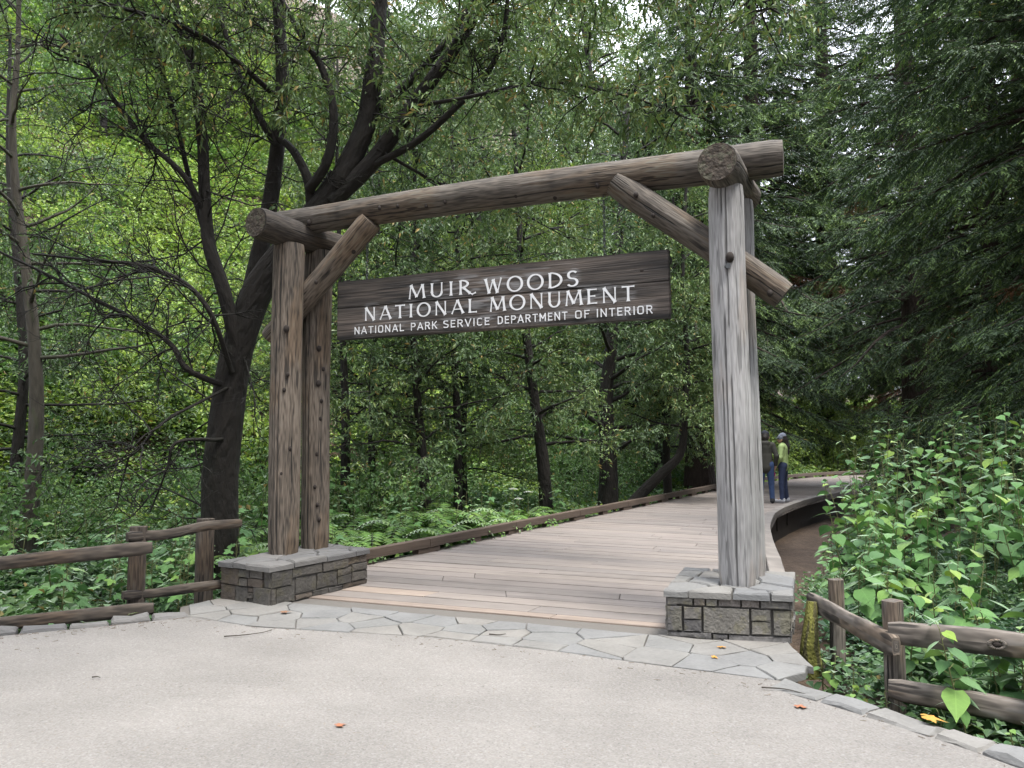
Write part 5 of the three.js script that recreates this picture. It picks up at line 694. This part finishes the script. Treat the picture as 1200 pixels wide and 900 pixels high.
// ---- ground cover nobody could count
function cover(name, label, pal, L, W, spots, mat = foliageMat) {
  const rng = rngOf(name.length * 7 + spots.length), lv = new Leaves(200); for (let k = 0; k < 110; k++) { const a = rng() * 6.28, r = Math.sqrt(rng()) * 0.45, y = 0.04 + rng() * 0.34 * (1 - r), u = unit(rng), d = V(u.x, u.y * 0.35 + 0.1, u.z).normalize(), nn = V((rng() - 0.5) * 0.9, 1, (rng() - 0.5) * 0.9); nn.addScaledVector(d, -nn.dot(d)).normalize(); const c = tint(rng, pal, 0.01), s = 0.6 + rng() * 0.8; lv.add(Math.cos(a) * r, y, Math.sin(a) * r, d.x, d.y, d.z, nn.x, nn.y, nn.z, L * s, W * s, 0.15, c[0], c[1], c[2]); }
  const im = new THREE.InstancedMesh(lv.geo(), mat, spots.length), m = new THREE.Matrix4(), q = new THREE.Quaternion(); spots.forEach(([x, y, z, s], k) => { q.setFromAxisAngle(V(0, 1, 0), rng() * 6.28); im.setMatrixAt(k, m.compose(V(x, y, z), q, V(s, s * (0.7 + rng() * 0.6), s))); const n = smooth(0.25, 0.75, noise(x * 0.55 + 3, z * 0.55)) * 0.7 + rng() * 0.3; im.setColorAt(k, lin(mix(0.5, 1.12, n), mix(0.66, 1.08, n), mix(0.85, 1.0, n))); }); im.name = numbered(name); im.userData = { kind: 'stuff', label, category: 'ground cover' }; im.castShadow = im.receiveShadow = true; scene.add(im);
}
{
  const rng = rngOf(101), hill = [], low = [], near = [], bankSide = (x, z) => { if (z < -30) return false; for (let k = 0; k < rightEdge.length - 1; k++) { const a = rightEdge[k], b = rightEdge[k + 1]; if (z <= a[1] && z > b[1]) return x > mix(a[0], b[0], (z - a[1]) / (b[1] - a[1])); } return x > 2; };
  for (let k = 0; k < 10500; k++) { const z = -15 - rng() ** 1.4 * 46, x = (rng() - 0.62) * -z * 1.5, d = deckDistance(x, z); if (d < 0.5 || bankSide(x, z)) continue; hill.push([x, groundAt(x, z, d) - 0.05, z, (0.9 + rng() * 0.8) * (1 + Math.max(0, -z - 24) * 0.045)]); }
  for (let k = 0; k < 3600; k++) { const z = -6.4 - rng() * 13, x = -14 + rng() * 20, d = deckDistance(x, z); if (d < 0.35 || bankSide(x, z) || (z > -7.0 - (x + 3) * 0.35 && x > -12) || (x > 2 && z > -14) || (x > -3.2 && z > -9.2)) continue; low.push([x, groundAt(x, z, d) - 0.03, z, 0.7 + rng() * 0.7]); }
  for (let k = 0; k < 900; k++) { const q = along(leftEdge, 8 + rng() * 34), off = 0.5 + rng() * 5, x = q[0] - 0.82 * off, z = q[1] - 0.57 * off; low.push([x, groundAt(x, z, deckDistance(x, z)) - 0.03, z, 0.9 + rng() * 0.9]); }
  for (let k = 0; k < 1300; k++) { const z = -3.9 - rng() * 9, x = 2.3 + rng() * 7, d = deckDistance(x, z); if (d < 0.45 || x < 2.45 + Math.max(0, z + 4.9) * 0.8 || (d < 1.2 && z < -9.5)) continue; near.push([x, heightAt(x, z) - 0.04, z, 0.55 + rng() * 0.5]); }
  cover('hill_undergrowth', 'dense yellow green undergrowth covering the slope', PAL.bright, 0.085, 0.062, hill); cover('forest_undergrowth', 'dense green undergrowth below the dark trunks', PAL.mid, 0.085, 0.058, low); cover('shrub_undergrowth', 'small leaves filling in below the shrubs behind the grey fence', PAL.berry, 0.075, 0.05, near);
}

// ---- fallen leaves and twigs on the paving, flower heads beyond the rail
{
  const rng = rngOf(131), dry = (c) => std({ color: lin(...c), map: veins, side: THREE.DoubleSide });
  const tones = [dry([0.30, 0.12, 0.06]), dry([0.45, 0.22, 0.04]), dry([0.22, 0.12, 0.07])];
  for (const [label, x, z, s, k] of [['rust red fallen leaf lying flat on the pale paving', 1.66, -4.42, 0.075, 0], ['curled orange fallen leaf on the kerb stones', 2.24, -4.18, 0.12, 1], ['small brown fallen leaf on the open paving', -0.95, -4.15, 0.06, 0], ['small tan fallen leaf on the flagstones by the dark pier', -2.05, -6.75, 0.1, 2], ['yellow fallen leaf at the foot of the pale pier', 1.55, -5.62, 0.07, 1], ['tiny yellow fallen leaf on the flagstones before the pale pier', 1.42, -5.4, 0.05, 1]]) { const o = thing('fallen_leaf', label, 'leaf', [x, z < -4.9 ? 0.024 : x > 2 ? 0.05 : 0.012, z]); part(o, 'blade', lobes[k], tones[k]); o.children[0].scale.setScalar(s); o.rotation.y = rng() * 6; shadows(o); }
  const sticks = [['thin curved twig on the paving near the dark fence', [[-2.25, -5.95], [-2.1, -6.0], [-1.98, -6.08], [-1.94, -6.16]]], ['short dark twig on the flagstones', [[-0.18, -6.02], [-0.1, -6.0], [-0.05, -6.03]]], ['pale twig lying along the kerb stones', [[1.55, -4.75], [1.68, -4.72], [1.8, -4.6]]], ['dark bit of bark on the open paving', [[-2.72, -4.95], [-2.69, -4.96], [-2.66, -4.94]]]];
  for (const [label, pts] of sticks) { const mb = new MB(); mb.tube(curve(pts.map(([x, z]) => V(x - pts[0][0], 0.016, z - pts[0][1])), 8), taper(9, 0.005, 0.002), 6); const o = thing('twig', label, 'twig', [pts[0][0], 0, pts[0][1]]); part(o, 'stick', mb.geo(), twigMat); shadows(o); }
  const petal = std({ color: lin(0.5, 0.52, 0.46), side: THREE.DoubleSide });
  for (const [x, y, z] of [[0.02, 0.62, -13.9], [0.3, 0.55, -14.1], [0.12, 0.45, -13.8], [-1.75, 0.1, -9.9], [-1.95, -0.05, -9.75]]) { const o = thing('flower_head', 'flat white flower head on a thin stalk beside the boardwalk rail', 'flower', [x, -0.5, z], 'white flower heads beside the rail'), st = new MB(), lv = new MB(); st.tube([V(0, 0, 0), V(0.01, (y + 0.5) * 0.5, 0.01), V(0, y + 0.5, 0)], [0.006, 0.005, 0.004], 5); part(o, 'stalk', st.geo(), caneMat); for (let k = 0; k < 40; k++) { const a = rng() * 6.28, r = Math.sqrt(rng()) * 0.085, p = V(Math.cos(a) * r, y + 0.53 - r * 0.25, Math.sin(a) * r); lv.tube([p, p.clone().add(V(0, 0.008, 0))], [0.012, 0.009], 5); } const f = part(o, 'bloom', lv.geo(), petal); f.userData.kind = 'stuff'; shadows(o); }
}

// ---- scraps of litter that gather along the edges of the paving
{
  const rng = rngOf(141), bit = new THREE.CylinderGeometry(0.0022, 0.0016, 0.04, 5); bit.rotateZ(Math.PI / 2); const im = new THREE.InstancedMesh(bit, std({ color: lin(0.11, 0.08, 0.055) }), 260), m = new THREE.Matrix4(), q = new THREE.Quaternion();
  const lines = [kerbLine.slice(2), apronEdge, kerbLineR.slice(0, 4)]; for (let k = 0; k < 260; k++) { const ln = lines[k % 3], p = along(ln, rng() * lengthOf(ln) * 0.99), off = (rng() ** 2.4) * (k % 9 === 0 ? 2.2 : 0.32); q.setFromAxisAngle(V(0, 1, 0), rng() * 6.28); im.setMatrixAt(k, m.compose(V(p[0] - off * 0.25, 0.004, p[1] + off + 0.02), q, V(0.25 + rng() * 0.9, 0.8, 0.8))); }
  im.name = 'needle_litter'; im.userData = { kind: 'stuff', label: 'brown needles and twig scraps strewn along the paving edge', category: 'litter' }; im.castShadow = im.receiveShadow = true; scene.add(im);
}
renderer.render(scene, camera);
